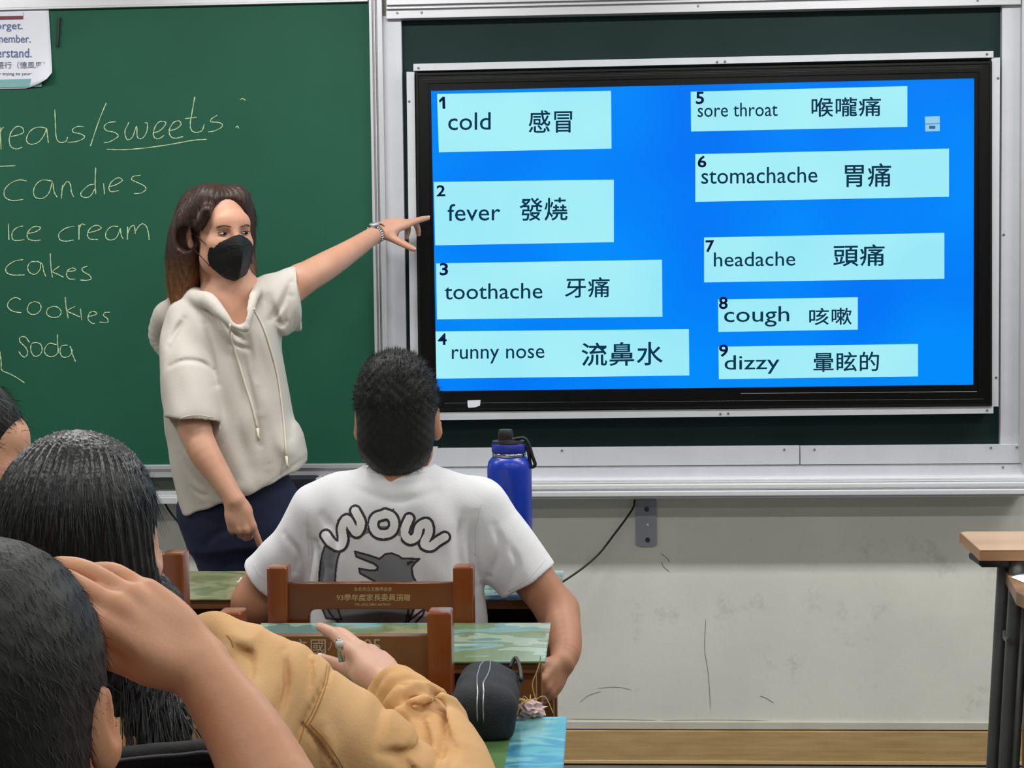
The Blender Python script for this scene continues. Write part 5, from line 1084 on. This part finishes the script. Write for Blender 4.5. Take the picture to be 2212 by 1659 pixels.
cu = Sdf(); d = nrm(GC-at(960, 1650, GY+.20)); cyl_cut(c, GC, GC+d*.06, .055); cu.limb([GC+d*.02, GC-d*.05], [.034, .034], k=0); c.sub(cu, .002)
nk = Sdf(); nk.limb([at(235, 1300, GY), at(260, 1430, GY)], [.055, .06], k=0); c.sub(nk, .008)
FG = GY-.02
c.folds([([(705, 1440), (690, 1490), (660, 1550), (640, 1600)], FG, 0.0048, 4), ([(600, 1420), (618, 1480), (608, 1540)], FG, 0.0102, 9), ([(655, 1560), (700, 1620), (740, 1680)], FG, 0.0068, 5), ([(760, 1480), (800, 1540), (812, 1620)], FG, 0.0102, 12), ([(820, 1560), (860, 1590), (900, 1640)], FG, 0.0119, 9),
 ([(900, 1585), (940, 1620), (950, 1680)], FG+.1, 0.0136, 9), ([(500, 1380), (540, 1420), (560, 1470)], FG, 0.0085, 9), ([(700, 1560), (720, 1620), (730, 1690)], FG, -0.0085, 14), ([(860, 1540), (930, 1560), (990, 1600)], FG+.2, 0.0119, 7), ([(560, 1440), (575, 1500), (570, 1580)], FG, -0.0068, 12),
 ([(840, 1640), (880, 1680), (900, 1720)], FG, 0.0102, 9), ([(640, 1420), (660, 1460), (668, 1500)], FG, 0.0068, 6)])
c.disp(lambda P: .0030*np.sin(P[:, 0]*34+np.sin(P[:, 2]*22)*2)*np.sin(P[:, 2]*26+P[:, 0]*12)+.0012*np.sin(P[:, 0]*85+P[:, 2]*60))
jk = c.build('jacket', .0040, M_TAN, G); jk['label'] = 'tan cotton jacket with seams'
JB = BVHTree.FromPolygons([v.co for v in jk.data.vertices], [p.vertices for p in jk.data.polygons])
M_SEAMT = mat('tan_seam', (176, 132, 78), .9)
for pl in ([(706, 1434), (698, 1480), (676, 1535), (658, 1568), (645, 1610)], [(712, 1436), (704, 1482), (682, 1538), (664, 1570)], [(660, 1565), (700, 1610), (745, 1680)], [(668, 1562), (708, 1606), (753, 1678)], [(490, 1372), (500, 1385), (503, 1398)]):
    P = stick(JB, catmull(pl, 8), -.0002)
    if len(P) > 3: MB().tube(P, .0010, 6).build('stitched_seam', M_SEAMT, jk, True)
# legs, shoes
j = Sdf(); X0 = at(330, 1700, GY)[0]; j.loft([(.42, X0, GY, .16, .13), (.50, X0, GY, .165, .13), (.58, X0, GY, .15, .12)], k=.03)
for sx in (-1, 1): j.limb([(X0+sx*.08, GY+.02, .51), (X0+sx*.10, GY+.40, .52), (X0+sx*.10, GY+.44, .44), (X0+sx*.10, GY+.42, .10)], [.08, .07, .06, .05], k=.03)
j.build('trousers', .009, M_JEAN, G)
for sx in (-1, 1): s = Sdf(); s.ell((X0+sx*.10, GY+.47, .038), (.042, .12, .042), k=.02); s.limb([(X0+sx*.10, GY+.42, .04), (X0+sx*.10, GY+.42, .11)], [.044, .043], k=.02); s.plane((0, 0, .002), (0, 0, -1)); s.build('shoe', .008, M_SHOE, G)
# silver pen in her hand
a, b = at(733, 1384, GY+.375), at(739, 1430, GY+.37); pn_ = empty('silver_pen', (b+a)/2, 'shiny silver pen held in the right hand of the girl in tan', 'pen')
MB().tube([b, a, a+(a-b)*.12], [.0050, .0050, .0034], 14).build('barrel', M_STEEL, pn_, True); MB().tube([a, a+(b-a)*.3], [.0056, .0056], 14).build('grip_ring', M_ALUW, pn_, True)
# seat under her, and the black bag hanging over the chair back
M_BAG = mat('black_bag_fabric', (22, 23, 26), .7, var=.2, vscale=40, bump=.2, bscale=200)
t = empty('stool', (X0, GY, 0), 'plain wooden stool under the girl in the tan jacket', 'stool')
MB().box((X0-.18, GY-.17, .40), (X0+.18, GY+.17, .425), .008).build('seat', M_WOOD, t)
for sx in (-1, 1):
    for sy in (-1, 1): MB().box((X0+sx*.15-.018, GY+sy*.14-.018, 0), (X0+sx*.15+.018, GY+sy*.14+.018, .40), .004).build('leg', M_WOOD, t)
for sy in (-1, 1): MB().box((X0-.13, GY+sy*.14-.01, .15), (X0+.13, GY+sy*.14+.01, .19), .003).build('rail', M_WOOD, t)
KY = -3.20; kb = empty('backpack', (at(370, 1700, KY)[0], KY, 0), 'black backpack with curved top edge between the front boy and the girl', 'bag')
q = Sdf(); P0 = [at(x, y, KY) for x, y in ((195, 1655), (250, 1640), (330, 1630), (400, 1625), (455, 1620), (500, 1640))]
q.limb(P0, [.012]*6, k=.01); bt_ = at(350, 1690, KY)
zc_ = at(350, 1660, KY)[2]; q.box((at(350, 1700, KY)[0], KY+.03, zc_/2), (.115, .045, zc_/2), rnd=.03, k=.02)
q.build('bag_body', .006, M_BAG, kb)
MB().tube(catmull([p+np.array([0, -.012, .001]) for p in P0], 4), .0022, 6).build('piping', mat('bag_piping', (70, 74, 80), .5), kb, True)
# ------------------------------------------------------------------ boy nearest to the camera with a hand at his forehead
PY_ = -3.46
Pn = empty('person', (at(10, 1700, PY_)[0], PY_, 0), 'nearest boy at lower left, short black hair, hand raised to his forehead', 'person')
HP = Frame(at(8, 1546, PY_), rotm(x=.0, y=.04, z=math.radians(180+2)), 1.12)
S = Sdf(); head(S, HP, neckto=at(60, 1900, PY_-.02), nr=.054)
XP = at(20, 1900, PY_)
S.limb([at(60, 1950, PY_), (XP[0], PY_, .75), (XP[0], PY_, .50)], [.10, .12, .13], k=.03, flat=((0, 1, 0), .75))
PE = at(665, 1900, PY_+.03); PW = at(432, 1442, PY_+.13)
S.limb([at(120, 2000, PY_), at(330, 2020, PY_)], [.055, .055], k=.03); S.limb([at(330, 2020, PY_), at(520, 2010, PY_+.0), PE], [.055, .05, .044], k=.02)
S.limb([PE, at(608, 1750, PY_+.06), at(530, 1590, PY_+.10), PW], [.043, .043, .036, .0275], k=.02)
hp = hand(S, PW, at(282, 1318, PY_+.12)-PW, (.42, -.62, .66), (-.55, -.35, -.75), .195, curl=((14, 16, 10), (18, 18, 12), (22, 20, 14), (26, 22, 14)), spread=(5, 1, -3, -7), thumb=(18, 4, 4))
pb_ = S.build('body', .0034, SK_F, Pn); pb_['label'] = 'warm skin head, ear, neck, raised arm and hand'; eyes(HP, Pn, M_EYEW, M_IRIS, M_LASH)
M_PH = hairmat('hair_soft_black', (13, 13, 15), (28, 28, 30), .55)
h = Sdf(); h.ell(HP.p(0, .022, .036), (.094, .114, .118), HP.R, k=.01); h.ell(HP.p(0, .052, -.03), (.085, .070, .080), HP.R, k=.03)
f = Sdf(); f.ell(HP.p(0, -.098, -.02), (.094, .086, .096), HP.R, k=0)
for sx in (-1, 1): f.ell(HP.p(sx*.090, .014, -.016), (.024, .026, .036), HP.R, k=.01); f.ell(HP.p(sx*.085, .010, -.07), (.030, .056, .045), HP.R, k=.02)
h.sub(f, .01); h.disp(lambda P: .0006*np.sin(P[:, 0]*240+P[:, 2]*90)*np.sin(P[:, 2]*260))
ph = h.build('hair', .0032, M_PH, Pn); ph['label'] = 'short soft black hair'
def flp(P, N): q = (P-HP.o); return np.stack([q[:, 0]*9+.3, q[:, 1]*3, -.9+q[:, 2]*5], 1)
strands(ph, 'hair_strands', lambda V, N: V[:, 0] > -9, flp, 11000, .018, .00045, M_PH, Pn, lift=.16, jit=.22, seed=11)
# dark T-shirt
M_NT = mat('grey_shirt', (70, 74, 84), .85, var=.05)
c = Sdf(); c.loft([(.46, XP[0], PY_, .17, .13), (.75, XP[0], PY_, .175, .125), (at(0, 2000, PY_)[2], XP[0]+.02, PY_, .16, .10), (at(0, 1880, PY_)[2], XP[0]+.02, PY_, .07, .07)], k=.03)
c.limb([at(150, 1990, PY_), at(330, 2020, PY_), at(500, 2015, PY_)], [.06, .068, .064], k=.04); c.build('t_shirt', .006, M_NT, Pn)
j = Sdf(); X0 = XP[0]; j.loft([(.42, X0, PY_, .16, .13), (.48, X0, PY_, .165, .13), (.56, X0, PY_, .15, .12)], k=.03)
for sx in (-1, 1): j.limb([(X0+sx*.09, PY_+.02, .50), (X0+sx*.21, PY_+.27, .51), (X0+sx*.225, PY_+.30, .43), (X0+sx*.23, PY_+.20, .10)], [.08, .07, .06, .05], k=.03)
j.build('trousers', .009, M_JEAN, Pn)
for sx in (-1, 1): s = Sdf(); s.ell((X0+sx*.23, PY_+.25, .038), (.042, .12, .042), k=.02); s.limb([(X0+sx*.23, PY_+.20, .04), (X0+sx*.23, PY_+.20, .11)], [.044, .043], k=.02); s.plane((0, 0, .002), (0, 0, -1)); s.build('shoe', .008, M_SHOE, Pn)
def stool(x, y, label):
    t = empty('stool', (x, y, 0), label, 'stool')
    MB().box((x-.18, y-.17, .40), (x+.18, y+.17, .425), .008).build('seat', M_WOOD, t)
    for sx in (-1, 1):
        for sy in (-1, 1): MB().box((x+sx*.15-.018, y+sy*.14-.018, 0), (x+sx*.15+.018, y+sy*.14+.018, .40), .004).build('leg', M_WOOD, t)
    for sy in (-1, 1): MB().box((x-.13, y+sy*.14-.01, .15), (x+.13, y+sy*.14+.01, .19), .003).build('rail', M_WOOD, t)
stool(X0, PY_, 'plain wooden stool under the nearest boy at lower left')
# ------------------------------------------------------------------ pupil cut by the left edge
LY = -2.25
Lp = empty('person', (at(-120, 1300, LY)[0], LY, 0), 'pupil cut off by the left edge, dark hair and bare cheek', 'person')
HL = Frame(at(-72, 975, LY), rotm(x=.12, z=math.radians(180-70)), 1.0)
S = Sdf(); head(S, HL, neckto=at(-110, 1230, LY), nr=.05); X0 = at(-130, 1300, LY)[0]
S.limb([at(-110, 1260, LY), (X0, LY, .7), (X0, LY, .5)], [.10, .11, .12], k=.03, flat=((0, 1, 0), .75)); lb = S.build('body', .0045, SK_L, Lp); eyes(HL, Lp, M_EYEW, M_IRIS, M_LASH)
h = Sdf(); h.ell(HL.p(0, .018, .042), (.082, .102, .088), HL.R, k=.01); h.ell(HL.p(0, .060, -.03), (.070, .06, .07), HL.R, k=.03)
f = Sdf(); f.ell(HL.p(0, -.085, -.055), (.095, .085, .085), HL.R, k=0); f.ell(HL.p(.085, .0, -.04), (.03, .04, .05), HL.R, k=0); f.ell(HL.p(-.085, .0, -.04), (.03, .04, .05), HL.R, k=0); h.sub(f, .01)
lh = h.build('hair', .0045, M_PH, Lp); strands(lh, 'hair_strands', lambda V, N: V[:, 2] > HL.o[2]-.02, lambda P, N: np.tile([.8, .2, -.5], (len(P), 1)), 2500, .028, .0008, M_PH, Lp, lift=.25, jit=.3, seed=13)
c = Sdf(); c.loft([(.46, X0, LY, .17, .13), (.75, X0, LY, .175, .125), (at(0, 1180, LY)[2], X0+.02, LY, .165, .10), (at(0, 1075, LY)[2], X0+.02, LY, .075, .075)], k=.03)
c.limb([(X0-.13, LY, at(0, 1200, LY)[2]), (X0-.19, LY+.05, .78)], [.06, .055], k=.04); c.limb([(X0+.10, LY, at(0, 1220, LY)[2]), (X0+.13, LY+.03, .80)], [.055, .05], k=.04)
cc = Sdf(); cc.limb([at(-100, 1000, LY), at(-105, 1070, LY)], [.05, .055], k=0); c.sub(cc, .005); c.build('t_shirt', .006, mat('pale_shirt', (206, 216, 214), .85), Lp)
j = Sdf(); j.loft([(.42, X0, LY, .16, .13), (.48, X0, LY, .165, .13), (.56, X0, LY, .15, .12)], k=.03)
for sx in (-1, 1): j.limb([(X0+sx*.08, LY+.02, .50), (X0+sx*.10, LY+.38, .51), (X0+sx*.10, LY+.42, .43), (X0+sx*.10, LY+.40, .10)], [.08, .07, .06, .05], k=.03)
j.build('trousers', .009, M_JEAN, Lp)
for sx in (-1, 1): s = Sdf(); s.ell((X0+sx*.10, LY+.45, .038), (.042, .12, .042), k=.02); s.limb([(X0+sx*.10, LY+.40, .04), (X0+sx*.10, LY+.40, .11)], [.044, .043], k=.02); s.plane((0, 0, .002), (0, 0, -1)); s.build('shoe', .008, M_SHOE, Lp)
stool(X0, LY, 'plain wooden stool under the pupil at the left edge')
bpy.context.view_layer.update()
